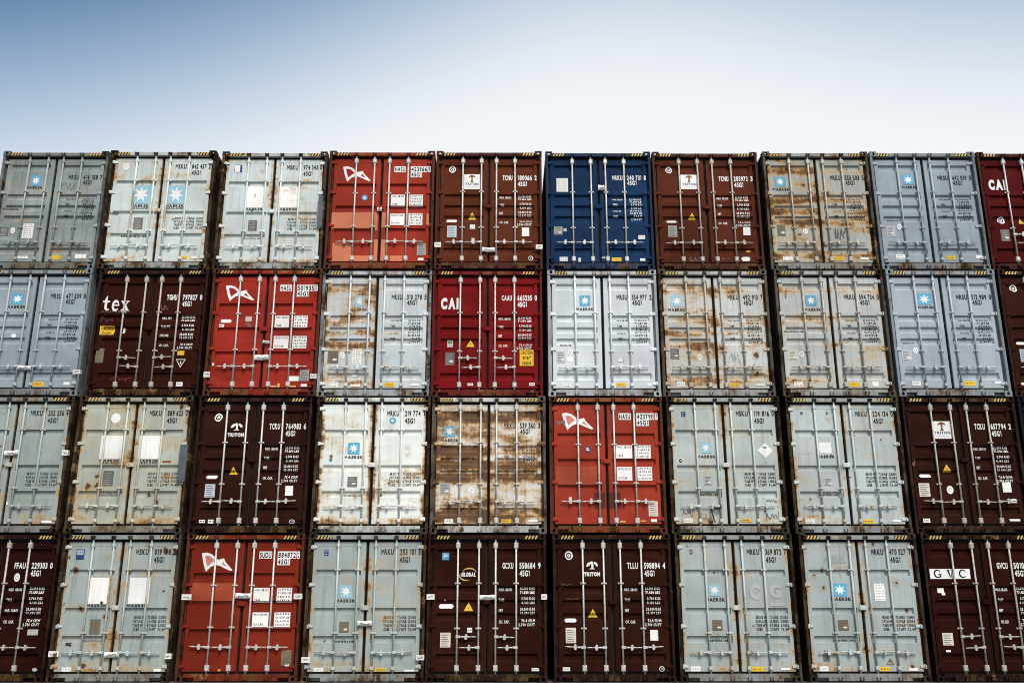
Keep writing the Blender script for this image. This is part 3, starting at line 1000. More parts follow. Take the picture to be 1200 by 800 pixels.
            s.decal('logo_panel', D, [(rect(*box), 'white'), (fit(T_BROWN, xa + w * .26, za + h * .36, xa + w * .74, za + h * .96), 'brown'), (text_polys('TRITON', xa + w * .08, xb - w * .08, za + h * .27, za + h * .42, 'b'), 'navy'), (rect(xa + w * .15, za + h * .12, xb - w * .15, za + h * .16), 'paleblue')])
        elif kind == 'triton_white':
            s.decal('logo_emblem', D, [(fit(T_WHITE, xa + w * .10, za + h * .16, xa + w * .90, zb), 'white'), (text_polys('TRITON', xa, xb, za, za + h * .25, 'x', .08), 'white')])
        elif kind == 'serif':
            t, c = a[0], a[1]
            lay = []
            if len(a) > 2:
                lay.append((rect(*box), a[2])); xa, xb, za, zb = xa + w * .10, xb - w * .08, za + h * .10, zb - h * .06; w, h = xb - xa, zb - za
            n = len(t); gap = a[3] if len(a) > 3 else .02
            cw = (1 - gap * (n - 1)) / n
            for i, ch in enumerate(t):
                q = (xa + w * i * (cw + gap), za, xa + w * (i * (cw + gap) + cw), zb)
                for p in SERIF[ch]:
                    lay.append((fit([p], *q), c))
            # letters overlap in thin layers so that no two faces share a plane
            s.decal('lettering', D, [lay[0]] + [([p for l_ in lay[1:] for p in l_[0]], c)] if len(a) > 2 else [([p for l_ in lay for p in l_[0]], c)])
        elif kind == 'global':
            cx, cz = (xa + xb) / 2, (za + zb) / 2
            s.decal('logo_emblem', D, [(arc(cx + w * .08, cz + h * .1, w * .42, h * .42, .004, .028, 5, 165, 14) + arc(cx - w * .10, cz - h * .12, w * .40, h * .40, .004, .028, 150, 300, 14), 'lemon'),
                                       (text_polys('GLOBAL', xa + w * .08, xb - w * .04, cz - h * .17, cz + h * .15, 'x', .06, .15), 'white')])
        elif kind == 'caution':
            lines = a
            P = []
            for i, t in enumerate(lines):
                zz = zb - h * (i + .80) / len(lines); hh = h / len(lines) * .58
                P += text_polys(t, xa + w * (.08 if len(t) > 4 else .2), xb - w * (.08 if len(t) > 4 else .2), zz, zz + hh, 'b')
            s.decal('caution_sticker', D, [(rect(*box), 'yellow'), (P, 'black')])
        elif kind == 'diamond':
            cx, cz = (xa + xb) / 2, (za + zb) / 2
            s.decal('placard', D, [([[(xa, cz), (cx, za), (xb, cz), (cx, zb)]], a[0]), ([[(cx - w * .2, cz + h * .22), (cx + w * .12, cz + h * .26), (cx + w * .02, cz + h * .10)]], 'dgrey')])
        elif kind == 'patch':
            s.decal('paint_patch', D, [(rect(*box), a[0])])
        elif kind == 'scribble':
            s.decal('chalk_scribble', D, [(scribble(*box, sd, a[1] if len(a) > 1 else .008, 16), a[0])])
        elif kind in ('tape', 'edgetape'):
            # white seal tape wrapped round the bars, or round the corner post
            mb = MB()
            if kind == 'tape':
                # runs in front of the bars, its ends folded back round them
                n = 8; r = random.Random(sd)
                tz = r.uniform(-.03, .03)
                for i in range(n):
                    t0, t1 = i / n, (i + 1) / n
                    y0_ = 0.019 + 0.012 * sin(pi * t0); y1_ = 0.019 + 0.012 * sin(pi * t1)
                    k_ = len(mb.v)
                    for t, y_ in ((t0, y0_), (t1, y1_)):
                        x_ = xa + w * t; zo = tz * (t - .5) + 0.004 * sin(9 * t)
                        mb.v += [(x_, y_, za + zo), (x_, y_, zb + zo), (x_, y_ + .002, zb + zo), (x_, y_ + .002, za + zo)]
                    mb.f += [(k_, k_ + 4, k_ + 5, k_ + 1), (k_ + 1, k_ + 5, k_ + 6, k_ + 2), (k_ + 2, k_ + 6, k_ + 7, k_ + 3), (k_ + 3, k_ + 7, k_ + 4, k_)]
                    mb.sm += [True] * 4
                mb.box(xa - .002, xa + .001, .019, .066, za, zb)
                mb.box(xb - .001, xb + .002, .019, .066, za, zb)
                par = D
            else:
                e = W / 2
                if side > 0: xa = max(xa, e - .20); xb = min(max(xb, e - 0.02), e + .002)
                else: xb = min(xb, -e + .20); xa = max(min(xa, -e + .02), -e - .002)
                mb.box(xa, xb, 0.005, 0.0075, za, zb)
                ex = xb if side > 0 else xa
                mb.box(min(ex, ex + side * .002), max(ex, ex + side * .002), 0.005, 0.09, za, zb)
                par = s.root
            o = put('seal_tape', mb.mesh('seal_tape'), s.ink('paper'), par)
            yy = 0.0185 if kind == 'tape' else 0.005
            if abs(xb - xa) > .05:
                s.decal('tape_print', o if kind == 'edgetape' else D, [(scribble(xa + abs(xb - xa) * .2, za + h * .3, xb - abs(xb - xa) * .2, zb - h * .3, sd, .012, 6), 'dgrey')], flat=yy)
        elif kind == 'placard':
            mb = MB().cbox(xa, xb, 0.0, 0.009, za, zb, .003)
            put('edge_board', mb.mesh('edge_board'), s.ink('slate'), s.root)
        elif kind == 'cable':
            mb = MB()
            pts = [to_plane(reg, px_, py_, s.wy + .02) for px_, py_ in a[0]]
            P3 = [(x - s.wx, .012 + .012 * sin(i * 2.2), z - s.wz) for i, (x, z) in enumerate(pts)]
            for p, q in zip(P3, P3[1:]):
                mb.tube(p, q, .014, n=7)
            put('dangling_cable', mb.mesh('dangling_cable'), s.ink('black'), D)

# ------------------------------------------------------------------ the forty containers
GREY = (0.44, 0.47, 0.48)
BROWN = (0.105, 0.032, 0.022)
def grey(**k):
    d_ = dict(kind='B', style='gB', bars='paint', latch=False, col=GREY, frame=.30, dirt=.45)
    d_.update(k); return d_
def greyA(**k):  # base greys for bottom row and sides are lowered to imitate vignette darkening
    d_ = dict(kind='A1', style='gA', bars='paint', latch=True, col=GREY, frame=.52, spots=.12, dirt=.5, fcol=(.050, .045, .037), rust=(.12, .12), edge=.27)
    d_.update(k); return d_
def red(**k):
    d_ = dict(kind='A2', style='red', bars='galv', latch=True, col=(0.28, 0.0235, 0.0105), frame=.34, dirt=.3, fcol=(.085, .018, .012))
    d_.update(k); return d_
def brown(**k):
    d_ = dict(kind='B', style='brown', ink='white', bars='galv', latch=True, col=BROWN, frame=.16, dirt=.35)
    d_.update(k); return d_

def wb(reg, *bx):
    t = (('MAX. GROSS', '', 'TARE'), ('32.500 KG', '71.650 LB', '3.890 KG', '8.580 LB'), ('MAX.PAYLOAD', '', 'CU.CAP.'), ('28.610 KG', '63.070 LB', '76.4 CU.M', '2.700 CU.FT'))
    return [('whitebox', reg, *b, *tt) for b, tt in zip(bx, t)]
def bottoms(reg, w=None, y=None, e=None):
    out = []
    if w: out.append(('lined', reg, *w, 'white', 'grey'))
    if y: out.append(('lined', reg, *y, 'yellow', 'olive'))
    if e: out.append(('rect', reg, *e, 'white'))
    return out

SPECS = {
 (0, 0): grey(label='dirty grey container numbered 416 158 with small blue star square, top of its stack', num=('MRSU', '416 158', '7'), col=(0.227, 0.265, 0.259), dirt=.75, rust=(.06, .04), band=1.0, frame=.36, feats=[
    ('star', 1, 168, 165, 222, 220), ('text', 1, 142, 224, 230, 236, 'MAERSK', 'black', 'b'), ('text', 1, 15, 336, 96, 348, 'maerskline.com', 'black'), ('plate', 1, 0, 445, 45, 490, 'dgrey'), ('oval', 1, 57, 445, 82, 478),
    ('lined', 1, 122, 424, 180, 505, 'white', 'grey'), ('scribble', 1, 330, 200, 410, 245, 'dgrey')] + bottoms(1, (95, 600, 150, 613), (278, 598, 332, 618), (405, 590, 465, 612))),
 (0, 1): greyA(label='pale container numbered 842 457 with two large blue star squares', num=('MSKU', '842 457', '2'), col=(0.532, 0.596, 0.579), feats=[
    ('dot', 1, 665, 97, 702, 137, 'white'), ('star', 1, 712, 215, 815, 318, 'starpale', .002), ('star', 1, 903, 215, 1003, 318, 'starpale', .002), ('text', 1, 708, 322, 806, 334, 'MAERSK', 'black', 'b'), ('text', 1, 712, 337, 804, 345, 'SEALAND', 'black'),
    ('text', 1, 897, 322, 995, 334, 'MAERSK', 'black', 'b'), ('text', 1, 900, 337, 993, 345, 'SEALAND', 'black'), ('plate', 1, 722, 393, 772, 455, 'dgrey'), ('text', 1, 650, 481, 787, 494, 'www.maerskline.com', 'black'),
    ('scribble', 1, 595, 362, 635, 374, 'dgrey', .02)] + bottoms(1, None, (985, 600, 1012, 615), (1035, 600, 1068, 613))),
 (0, 2): greyA(label='pale rust-spotted container numbered 974 343 with two blank white squares and blank upper corner sticker', num=('MSKU', '974 343', '0'), col=(0.523, 0.586, 0.584), spots=0.30, rust=(.13, .15), feats=[
    ('patch', 2, 205, 210, 298, 315, 'white'), ('patch', 2, 375, 210, 467, 315, 'white'), ('text', 2, 202, 316, 292, 328, 'MAERSK', 'black', 'b'), ('text', 2, 374, 316, 466, 328, 'MAERSK', 'black', 'b'),
    ('rect', 2, 150, 100, 188, 137, 'navy'), ('rect', 2, 152, 102, 178, 136, 'white'), ('plate', 2, 218, 378, 262, 430, 'dgrey'), ('text', 2, 192, 459, 282, 470, 'maerskline.com', 'dgrey'), ('placard', 2, 568, 255, 592, 408)]),
 (0, 3): red(label='red container with pale orange repaint patches and white flag emblem, top of its stack', num=('HASU', '423966', '9'), feats=[
    ('patch', 2, 634, 338, 845, 419, 'orange'), ('patch', 2, 849, 338, 868, 430, 'orange'), ('patch', 2, 886, 338, 908, 415, 'orange'), ('patch', 2, 1113, 345, 1136, 415, 'orange'), ('patch', 2, 640, 492, 735, 584, 'orange'), ('patch', 2, 742, 555, 832, 584, 'orange'),
    ('patch', 2, 930, 555, 992, 583, 'orange'), ('patch', 2, 849, 475, 868, 582, 'orange'), ('patch', 2, 884, 475, 906, 582, 'orange'), ('flag', 2, 693, 107, 835, 185, 'red'), ('dot', 2, 789, 250, 818, 279, 'blue'), ('text', 2, 795, 258, 812, 271, 'GL', 'white', 'b')]
    + wb(2, (935, 250, 1005, 307), (1027, 250, 1095, 307), (930, 345, 1003, 402), (1023, 343, 1093, 402)) + [('plate', 2, 1065, 493, 1110, 553, 'grey'), ('rect', 2, 1070, 567, 1098, 580, 'white'), ('tape', 2, 866, 312, 888, 330)]),
 (0, 4): brown(label='brown container numbered 180066 with white logo panel and yellow triangle', num=('TCNU', '180066', '2'), col=(0.0900, 0.0224, 0.0104), feats=[
    ('triton_panel', 3, 188, 147, 267, 222), ('ring', 3, 112, 102, 147, 140), ('tri', 3, 205, 333, 252, 374), ('pill', 3, 98, 372, 152, 388), ('plate', 3, 103, 405, 150, 463, 'paleblue'), ('lined', 3, 217, 400, 243, 421, 'white', 'grey'),
    ('rect', 3, 225, 467, 240, 498, 'ivory'), ('rect', 3, 478, 415, 515, 458, 'white'), ('ring', 3, 510, 557, 535, 581), ('edgetape', 3, 40, 488, 72, 512), ('tape', 3, 278, 513, 342, 535), ('edgetape', 3, 548, 500, 582, 522)]),
 (0, 5): grey(label='dark blue container numbered 240 731', num=('MRKU', '240 731', '8'), ink='white', col=(0.009, 0.031, 0.083), bars='galv', latch=True, dirt=.35, frame=.14, feats=[
    ('lined', 3, 652, 167, 710, 235, 'white', 'ivory'), ('tape', 3, 862, 200, 893, 226), ('plate', 3, 640, 410, 682, 450, 'grey', 1), ('rect', 3, 687, 418, 703, 434, 'ghost'), ('lined', 3, 1063, 453, 1097, 472, 'white', 'grey'), ('rect', 3, 762, 566, 775, 587, 'ivory'), ('rect', 3, 880, 562, 897, 570, 'ghost')]
    + bottoms(3, (668, 562, 708, 583), (930, 565, 978, 583), (1072, 569, 1098, 582))),
 (0, 6): brown(label='brown container numbered 205972 with white logo panel beside a dark blue container', num=('TCNU', '205972', '3'), col=(0.0800, 0.0189, 0.0095), bars='dull', feats=[
    ('triton_panel', 4, 183, 150, 268, 222), ('ring', 4, 107, 107, 140, 143), ('tri', 4, 217, 337, 262, 374), ('pill', 4, 112, 377, 163, 391), ('plate', 4, 120, 405, 165, 462, 'grey'), ('rect', 4, 497, 412, 533, 453, 'white'),
    ('text', 4, 222, 562, 285, 585, 'GAS', 'chalk', 's'), ('scribble', 4, 390, 562, 440, 580, 'chalk'), ('pill', 4, 488, 562, 532, 583), ('rect', 4, 515, 527, 535, 535, 'gold')]),
 (0, 7): grey(label='rust-banded grey container numbered 553 503, top of its stack', num=('MRKU', '553 503', '5'), col=(0.357, 0.380, 0.360), rust=(.25, .17), band=1.6, edge=.14, fcol=(.08, .072, .058), spots=.07, dirt=.8, frame=.45, bars='dull', feats=[
    ('star', 4, 657, 160, 707, 208), ('text', 4, 645, 215, 730, 229, 'MAERSK', 'black', 'b'), ('text', 4, 650, 320, 755, 332, 'maerskline.com', 'black'), ('plate', 4, 668, 400, 710, 457, 'olive', 1), ('oval', 4, 797, 420, 823, 447), ('scribble', 4, 955, 415, 1010, 475, 'dgrey', .012)]
    + bottoms(4, (697, 558, 745, 580), (955, 560, 1003, 580), (1087, 563, 1128, 575))),
 (0, 8): grey(label='clean blue-grey container numbered 442 039, top of its stack', num=('MRSU', '442 039', '5'), col=(0.270, 0.320, 0.355), dirt=.3, frame=.2, feats=[
    ('star', 5, 307, 187, 378, 248), ('text', 5, 305, 256, 402, 271, 'MAERSK', 'black', 'b'), ('text', 5, 212, 462, 283, 475, 'maersk.com', 'black'), ('plate', 5, 205, 505, 262, 570, 'ghost', 1), ('oval', 5, 275, 493, 303, 530)]
    + bottoms(5, (268, 685, 325, 712), (582, 693, 640, 715), (768, 690, 805, 708))),
 (0, 9): brown(label='dark crimson container with large white lettering at the top right end of the wall', num=('CAAU', '554382', '1'), col=(0.0614, 0.0048, 0.0045), handles='stagger', feats=[
    ('text', 5, 845, 220, 950, 276, 'CAI', 'white', 'x'), ('ring', 5, 905, 447, 950, 493), ('tri', 5, 1028, 452, 1070, 495), ('plate', 5, 922, 527, 978, 602, 'dgrey', 1)]),

 (1, 0): grey(label='blue-grey container numbered 471 509 under the dirty grey container', num=('MRSU', '471 509', '8'), col=(0.280, 0.330, 0.360), dirt=.3, frame=.2, feats=[
    ('star', 6, 67, 170, 138, 232), ('text', 6, 40, 240, 152, 254, 'MAERSK', 'black', 'b'), ('pill', 6, 65, 405, 95, 428), ('tape', 6, 98, 590, 178, 615), ('edgetape', 6, 427, 615, 470, 640)]
    + bottoms(6, None, (188, 687, 258, 712), (372, 687, 408, 705))),
 (1, 1): brown(label='dark brown container with large white lower-case serif lettering', num=('TGHU', '797827', '0'), col=(0.0297, 0.0068, 0.0040), handles='stagger', bars='dull', rows=('MAX. WT.', 'TARE WT.', 'PAYLOAD', 'CU. CAP.'), feats=[
    ('serif', 6, 600, 182, 760, 270, 'tex', 'white'), ('text', 6, 582, 270, 760, 281, 'CONTAINERS', 'chalk'), ('caution', 6, 585, 360, 668, 411, 'CAUTION', 'HIGH'), ('scribble', 6, 580, 312, 660, 338, 'chalk'), ('scribble', 6, 680, 312, 770, 335, 'maroon'), ('plate', 6, 545, 490, 608, 575, 'olive'), ('rect', 6, 718, 370, 730, 402, 'white'),
    ('rect', 6, 1040, 505, 1080, 530, 'yellow'), ('triline', 6, 1032, 555, 1084, 600, True, 'ivory'), ('lined', 6, 1032, 688, 1070, 712, 'white'), ('scribble', 6, 925, 230, 985, 280, 'chalk'), ('scribble', 6, 640, 650, 760, 690, 'fade')]),
 (1, 2): red(label='red container with white flag emblem between a dark brown and a grey container', num=('HASU', '501935', '7'), col=(0.2704, 0.0191, 0.0094), feats=[
    ('flag', 7, 127, 105, 278, 187, 'red'), ('pill', 7, 103, 280, 158, 297), ('lined', 7, 95, 305, 120, 320, 'white'), ('rect', 7, 230, 265, 262, 290, 'ghost'), ('scribble', 7, 232, 290, 262, 320, 'dgrey', .02)]
    + wb(7, (380, 260, 453, 322), (477, 260, 547, 322), (373, 365, 450, 428), (470, 365, 542, 428)) + [('tape', 7, 275, 460, 345, 487), ('edgetape', 7, 12, 547, 48, 575), ('edgetape', 7, 560, 558, 592, 582), ('tape', 7, 318, 388, 350, 402), ('rect', 7, 452, 570, 502, 595, 'white'),
    ('plate', 7, 507, 537, 555, 595, 'grey'), ('rect', 7, 513, 610, 545, 624, 'white'), ('rect', 7, 60, 503, 70, 517, 'white'), ('rect', 7, 358, 618, 388, 626, 'gold'), ('rect', 7, 392, 607, 405, 638, 'gold'), ('rect', 7, 458, 618, 488, 626, 'gold')]),
 (1, 3): grey(label='pale container numbered 310 278 with a rusty left door', num=('MRSU', '310 278', '5'), col=(0.511, 0.560, 0.579), rust=(.24, .04), band=.95, edge=.12, dirt=.45, frame=.40, feats=[
    ('star', 7, 787, 157, 840, 217, 'starpale'), ('text', 7, 767, 222, 853, 235, 'MAERSK', 'black', 'b'), ('text', 7, 652, 338, 750, 350, 'maerskline.com', 'black'), ('plate', 7, 650, 440, 705, 505, 'olive', 1), ('oval', 7, 710, 447, 737, 482), ('lined', 7, 777, 428, 823, 510, 'white', 'grey'), ('rect', 7, 775, 560, 800, 572, 'white')]
    + bottoms(7, (660, 600, 702, 627), (940, 602, 992, 625), (1072, 608, 1118, 620)) + [('rect', 7, 765, 611, 817, 624, 'white')]),
 (1, 4): brown(label='bright red container with white lettering and a yellow caution sticker', num=('CAAU', '665235', '0'), col=(0.1664, 0.0074, 0.0090), handles='stagger', feats=[
    ('text', 8, 72, 170, 160, 220, 'CAI', 'white', 'x'), ('rect', 8, 103, 377, 132, 415, 'ghost'), ('rect', 8, 107, 381, 128, 396, 'green'), ('plate', 8, 92, 440, 140, 505, 'dgrey', 1), ('tri', 8, 195, 370, 245, 416), ('caution', 8, 467, 428, 537, 508, 'CAUTION', "9'6\"", 'HIGH'),
    ('lined', 8, 205, 595, 233, 608, 'white'), ('lined', 8, 515, 593, 543, 608, 'white')]),
 (1, 5): grey(label='clean almost white container numbered 554 977 under the dark blue container', num=('MRSU', '554 977', '2'), col=(0.565, 0.610, 0.639), dirt=.18, frame=.10, feats=[
    ('star', 8, 768, 155, 822, 207), ('text', 8, 752, 217, 838, 230, 'MAERSK', 'black', 'b'), ('text', 8, 670, 395, 727, 408, 'maersk.com', 'black'), ('plate', 8, 653, 435, 695, 492, 'ghost', 1), ('oval', 8, 710, 425, 735, 455), ('rect', 8, 703, 462, 735, 485, 'white'), ('rect', 8, 962, 472, 993, 488, 'lemon'), ('rect', 8, 962, 472, 985, 488, 'white')]
    + bottoms(8, (685, 592, 727, 615), (952, 593, 1000, 613), (1107, 595, 1137, 610))),
 (1, 6): grey(label='rusty pale container numbered 492 913 under a brown container', num=('MRKU', '492 913', '7'), col=(0.502, 0.530, 0.518), rust=(.21, .15), band=1.5, edge=.14, fcol=(.09, .08, .065), spots=.10, dirt=.6, frame=.42, bars='dull', feats=[
    ('star', 9, 90, 153, 147, 207, 'starpale'), ('text', 9, 77, 216, 160, 230, 'MAERSK', 'black', 'b'), ('text', 9, 80, 325, 170, 336, 'maerskline.com', 'black'), ('plate', 9, 87, 415, 130, 465, 'dgrey', 1), ('oval', 9, 220, 440, 243, 473), ('scribble', 9, 372, 420, 432, 490, 'smoke', .012), ('scribble', 9, 200, 545, 270, 568, 'dgrey', .012)]
    + bottoms(9, (118, 578, 158, 600), (380, 585, 430, 603), (510, 588, 553, 598))),
 (1, 7): grey(label='grimy pale container numbered 594 734 under the rust-banded top container', num=('MRKU', '594 734', '0'), col=(0.463, 0.490, 0.482), rust=(.11, .10), band=1.6, edge=.14, fcol=(.09, .08, .065), dirt=.75, frame=.42, bars='dull', feats=[
    ('star', 9, 753, 152, 808, 203), ('text', 9, 750, 214, 832, 228, 'MAERSK', 'black', 'b'), ('text', 9, 650, 322, 745, 333, 'maerskline.com', 'black'), ('plate', 9, 670, 420, 715, 470, 'ivory', 1), ('oval', 9, 722, 425, 747, 457), ('rect', 9, 652, 140, 658, 166, 'dgrey')]
    + bottoms(9, (697, 575, 742, 600), (972, 580, 1023, 602), (1083, 577, 1115, 600))),
 (1, 8): grey(label='clean blue-grey container numbered 512 989', num=('MRSU', '512 989', '0'), col=(0.338, 0.390, 0.426), dirt=.25, frame=.15, feats=[
    ('star', 10, 377, 170, 455, 235), ('text', 10, 380, 242, 473, 256, 'MAERSK', 'black', 'b'), ('text', 10, 293, 450, 360, 462, 'maersk.com', 'black'), ('plate', 10, 285, 500, 342, 565, 'ghost', 1), ('oval', 10, 350, 485, 380, 520)]
    + bottoms(10, (345, 682, 395, 708), (650, 682, 715, 708), (830, 683, 865, 698))),
 (1, 9): brown(label='brown container under the dark crimson container at the right end of the wall', style=None, col=(0.0318, 0.0082, 0.0048), feats=[
    ('ring', 10, 920, 115, 962, 160), ('pill', 10, 960, 450, 1010, 468), ('plate', 10, 978, 495, 1030, 570, 'paleblue'), ('rect', 10, 985, 690, 1020, 705, 'white')]),

 (2, 0): greyA(label='greenish grey container numbered 252 256', num=('MRKU', '252 256', '4'), col=(0.295, 0.343, 0.327), spots=0.08, rust=(.06, .06), feats=[
    ('tape', 11, 22, 318, 100, 345), ('edgetape', 11, 342, 315, 383, 345), ('rect', 11, 230, 704, 285, 715, 'white'), ('rect', 11, 35, 600, 46, 617, 'white')]),
 (2, 1): greyA(label='cream container numbered 889 625 with two blank white squares and a white disc', num=('MSKU', '889 625', '0'), col=(0.399, 0.424, 0.371), rust=(.21, .19), spots=0.18, feats=[
    ('dot', 11, 612, 112, 665, 168, 'white'), ('patch', 11, 553, 235, 673, 365, 'white'), ('patch', 11, 765, 235, 880, 365, 'white'), ('text', 11, 548, 367, 660, 380, 'MAERSK', 'black', 'b'), ('text', 11, 552, 382, 656, 391, 'SEALAND', 'black'),
    ('text', 11, 762, 367, 874, 380, 'MAERSK', 'black', 'b'), ('text', 11, 765, 382, 870, 391, 'SEALAND', 'black'), ('plate', 11, 567, 430, 625, 512, 'dgrey'), ('text', 11, 530, 552, 645, 567, 'www.maerskline.com', 'dgrey'), ('placard', 11, 985, 285, 1027, 490), ('rect', 11, 895, 374, 942, 384, 'brown')]),
 (2, 2): brown(label='dark brown container numbered 764983 with white emblem under a red container', num=('TCKU', '764983', '6'), col=(0.0263, 0.0082, 0.0051), feats=[
    ('ring', 12, 148, 97, 185, 137), ('triton_white', 12, 213, 145, 290, 208), ('tri', 12, 213, 348, 262, 391), ('pill', 12, 108, 393, 162, 410), ('plate', 12, 102, 435, 150, 498, 'paleblue'), ('rect', 12, 485, 443, 522, 490, 'white'), ('ring', 12, 503, 603, 530, 630), ('lined', 12, 75, 605, 103, 620, 'white'), ('lined', 12, 117, 604, 143, 622, 'white')]),
 (2, 3): greyA(label='bleached white container numbered 219 774 with rusty door edges', num=('MRKU', '219 774', '1'), col=(0.722, 0.773, 0.732), rust=(.17, .13), edge=.44, spots=0.18, dirt=.3, feats=[
    ('star', 12, 783, 237, 840, 293), ('text', 12, 767, 300, 855, 313, 'MAERSK', 'black', 'b'), ('dot', 12, 982, 117, 1013, 148, 'star'), ('dot', 12, 990, 125, 1005, 140, 'white'), ('plate', 12, 782, 400, 828, 448, 'dgrey', 1), ('text', 12, 755, 480, 848, 493, 'www.maerskline.com', 'dgrey'), ('dot', 12, 695, 310, 710, 327, 'green')]),
 (2, 4): grey(label='pale container numbered 539 360 covered in brown rust bands', num=('MRKU', '539 360', '3'), col=(.68, .69, .68), rust=(.40, .33), band=1.15, edge=.1, fcol=(.12, .105, .085), spots=.05, dirt=.7, halo=.8, frame=.40, bars='galv', feats=[
    ('star', 13, 103, 157, 157, 210), ('text', 13, 88, 220, 175, 233, 'MAERSK', 'black', 'b'), ('text', 13, 85, 330, 185, 343, 'maerskline.com', 'black'), ('plate', 13, 83, 430, 132, 485, 'grey', 1), ('oval', 13, 220, 450, 247, 483), ('rect', 13, 133, 507, 147, 535, 'ivory')]
    + bottoms(13, (105, 600, 145, 622), (375, 602, 423, 620), (505, 605, 550, 615))),
 (2, 5): red(label='faded red container numbered 423790 beside the container covered in rust bands', num=('HASU', '423790', '7'), col=(0.2704, 0.0298, 0.0131), feats=[
    ('patch', 13, 635, 350, 735, 436, 'fade'), ('patch', 13, 750, 350, 832, 436, 'fade'), ('patch', 13, 820, 475, 872, 552, 'maroon'), ('patch', 13, 890, 475, 945, 552, 'maroon'), ('scribble', 13, 640, 130, 680, 155, 'dgrey', .02), ('flag', 13, 665, 95, 815, 178, 'rose'), ('dot', 13, 775, 253, 803, 285, 'navy'), ('text', 13, 780, 261, 798, 276, 'GL', 'white', 'b')]
    + wb(13, (923, 250, 1000, 312), (1018, 250, 1088, 312), (927, 353, 1000, 418), (1025, 353, 1095, 418)) + [('plate', 13, 1078, 517, 1123, 588, 'ivory'), ('rect', 13, 1090, 602, 1118, 615, 'white'), ('rect', 13, 698, 497, 712, 525, 'ivory'), ('rect', 13, 942, 610, 968, 617, 'gold'), ('rect', 13, 1040, 608, 1066, 614, 'gold')]),
 (2, 6): greyA(label='pale container numbered 119 816 with a white diamond placard and a hanging black cable', num=('MSKU', '119 816', '0'), col=(0.437, 0.490, 0.465), rust=(.12, .10), spots=0.11, feats=[
    ('star', 14, 185, 232, 232, 282, 'starpale', .002), ('text', 14, 168, 292, 255, 305, 'MAERSK', 'black', 'b'), ('lined', 14, 92, 88, 112, 112, 'navy', 'ghost'), ('ring', 14, 80, 305, 103, 330), ('diamond', 14, 450, 235, 523, 306, 'white'), ('plate', 14, 200, 387, 238, 432, 'ghost', 1), ('text', 14, 180, 467, 268, 481, 'maerskline.com', 'black'),
    ('scribble', 14, 100, 545, 155, 580, 'dgrey', .010), ('scribble', 14, 485, 550, 550, 590, 'dgrey', .012), ('scribble', 14, 490, 500, 540, 515, 'dgrey', .010), ('scribble', 14, 190, 560, 260, 605, 'smoke', .010), ('cable', 14, 230, 520, 285, 605, [(233, 528), (238, 560), (245, 590), (253, 606)]), ('cable', 14, 230, 520, 285, 605, [(233, 528), (252, 540), (274, 542), (281, 532), (276, 522)])]
    + bottoms(14, (107, 588, 148, 610), (375, 590, 422, 605))),
 (2, 7): greyA(label='pale container numbered 224 134 with a bleached logo square and a grey smudge', num=('MRKU', '224 134', '0'), col=(0.432, 0.490, 0.489), rust=(.10, .10), spots=0.24, feats=[
    ('patch', 14, 628, 212, 707, 285, 'ghost'), ('patch', 14, 740, 232, 797, 283, 'white'), ('text', 14, 730, 292, 813, 305, 'MAERSK', 'black', 'b'), ('plate', 14, 762, 400, 805, 435, 'ghost', 1), ('text', 14, 745, 468, 833, 481, 'maerskline.com', 'black'), ('dot', 14, 650, 88, 664, 103, 'dgrey')]
    + bottoms(14, (675, 588, 717, 612), (947, 592, 995, 612), (1083, 595, 1123, 605))),
 (2, 8): brown(label='dark brown container numbered 657 794 with white logo panel near the right end', num=('TCKU', '657794', '2'), col=(0.0263, 0.0082, 0.0048), bars='dull', feats=[
    ('triton_panel', 15, 437, 157, 540, 253), ('tri', 15, 485, 388, 545, 439), ('pill', 15, 368, 448, 430, 467), ('plate', 15, 362, 498, 422, 572, 'ivory'), ('oval', 15, 515, 512, 552, 558), ('rect', 15, 823, 493, 870, 548, 'white'), ('lined', 15, 385, 693, 423, 715, 'white'), ('rect', 15, 862, 696, 920, 707, 'white'), ('scribble', 15, 318, 372, 338, 410, 'chalk', .012), ('lined', 15, 868, 585, 900, 607, 'white')]),
 (2, 9): grey(label='dark navy container cut off at the right end of the wall', style=None, col=(.004, .007, .013), bars='galv', frame=.12),

 (3, 0): brown(label='dark brown container numbered 229303 on the ground at the left end', num=('FFAU', '229303', '0'), col=(0.0191, 0.0045, 0.0030), bars='dull', rows=('MAX. GROSS', 'TARE', 'MAX. CARGO', 'CU. CAP.'), feats=[
    ('oval', 16, 73, 227, 104, 272), ('lined', 16, 143, 520, 198, 550, 'ghost', 'grey'), ('dot', 16, 167, 720, 195, 740, 'ghost')]),
 (3, 1): greyA(label='grey container numbered 019 198 with two blank white squares, on the ground', num=('MSKU', '019 198', '3'), col=(0.318, 0.369, 0.358), rust=(.14, .13), spots=0.21, dirt=.75, feats=[  # greyA colours in this bottom row have vignette darkening painted in
    ('rect', 16, 398, 103, 440, 157, 'navy'), ('lined', 16, 402, 108, 436, 132, 'ghost', 'navy'), ('patch', 16, 465, 250, 570, 388, 'white'), ('patch', 16, 672, 250, 778, 388, 'white'), ('text', 16, 452, 389, 555, 403, 'MAERSK', 'black', 'b'), ('text', 16, 660, 389, 768, 403, 'MAERSK', 'black', 'b'), ('plate', 16, 468, 467, 522, 545, 'olive'),
    ('text', 16, 432, 571, 538, 585, 'maerskline.com', 'dgrey'), ('edgetape', 16, 253, 632, 307, 663), ('tape', 16, 540, 638, 618, 667), ('edgetape', 16, 858, 645, 905, 674), ('scribble', 16, 345, 590, 370, 606, 'black', .03), ('dot', 16, 522, 373, 537, 388, 'black')] + bottoms(16, (323, 718, 372, 745), None, (800, 725, 838, 740))),
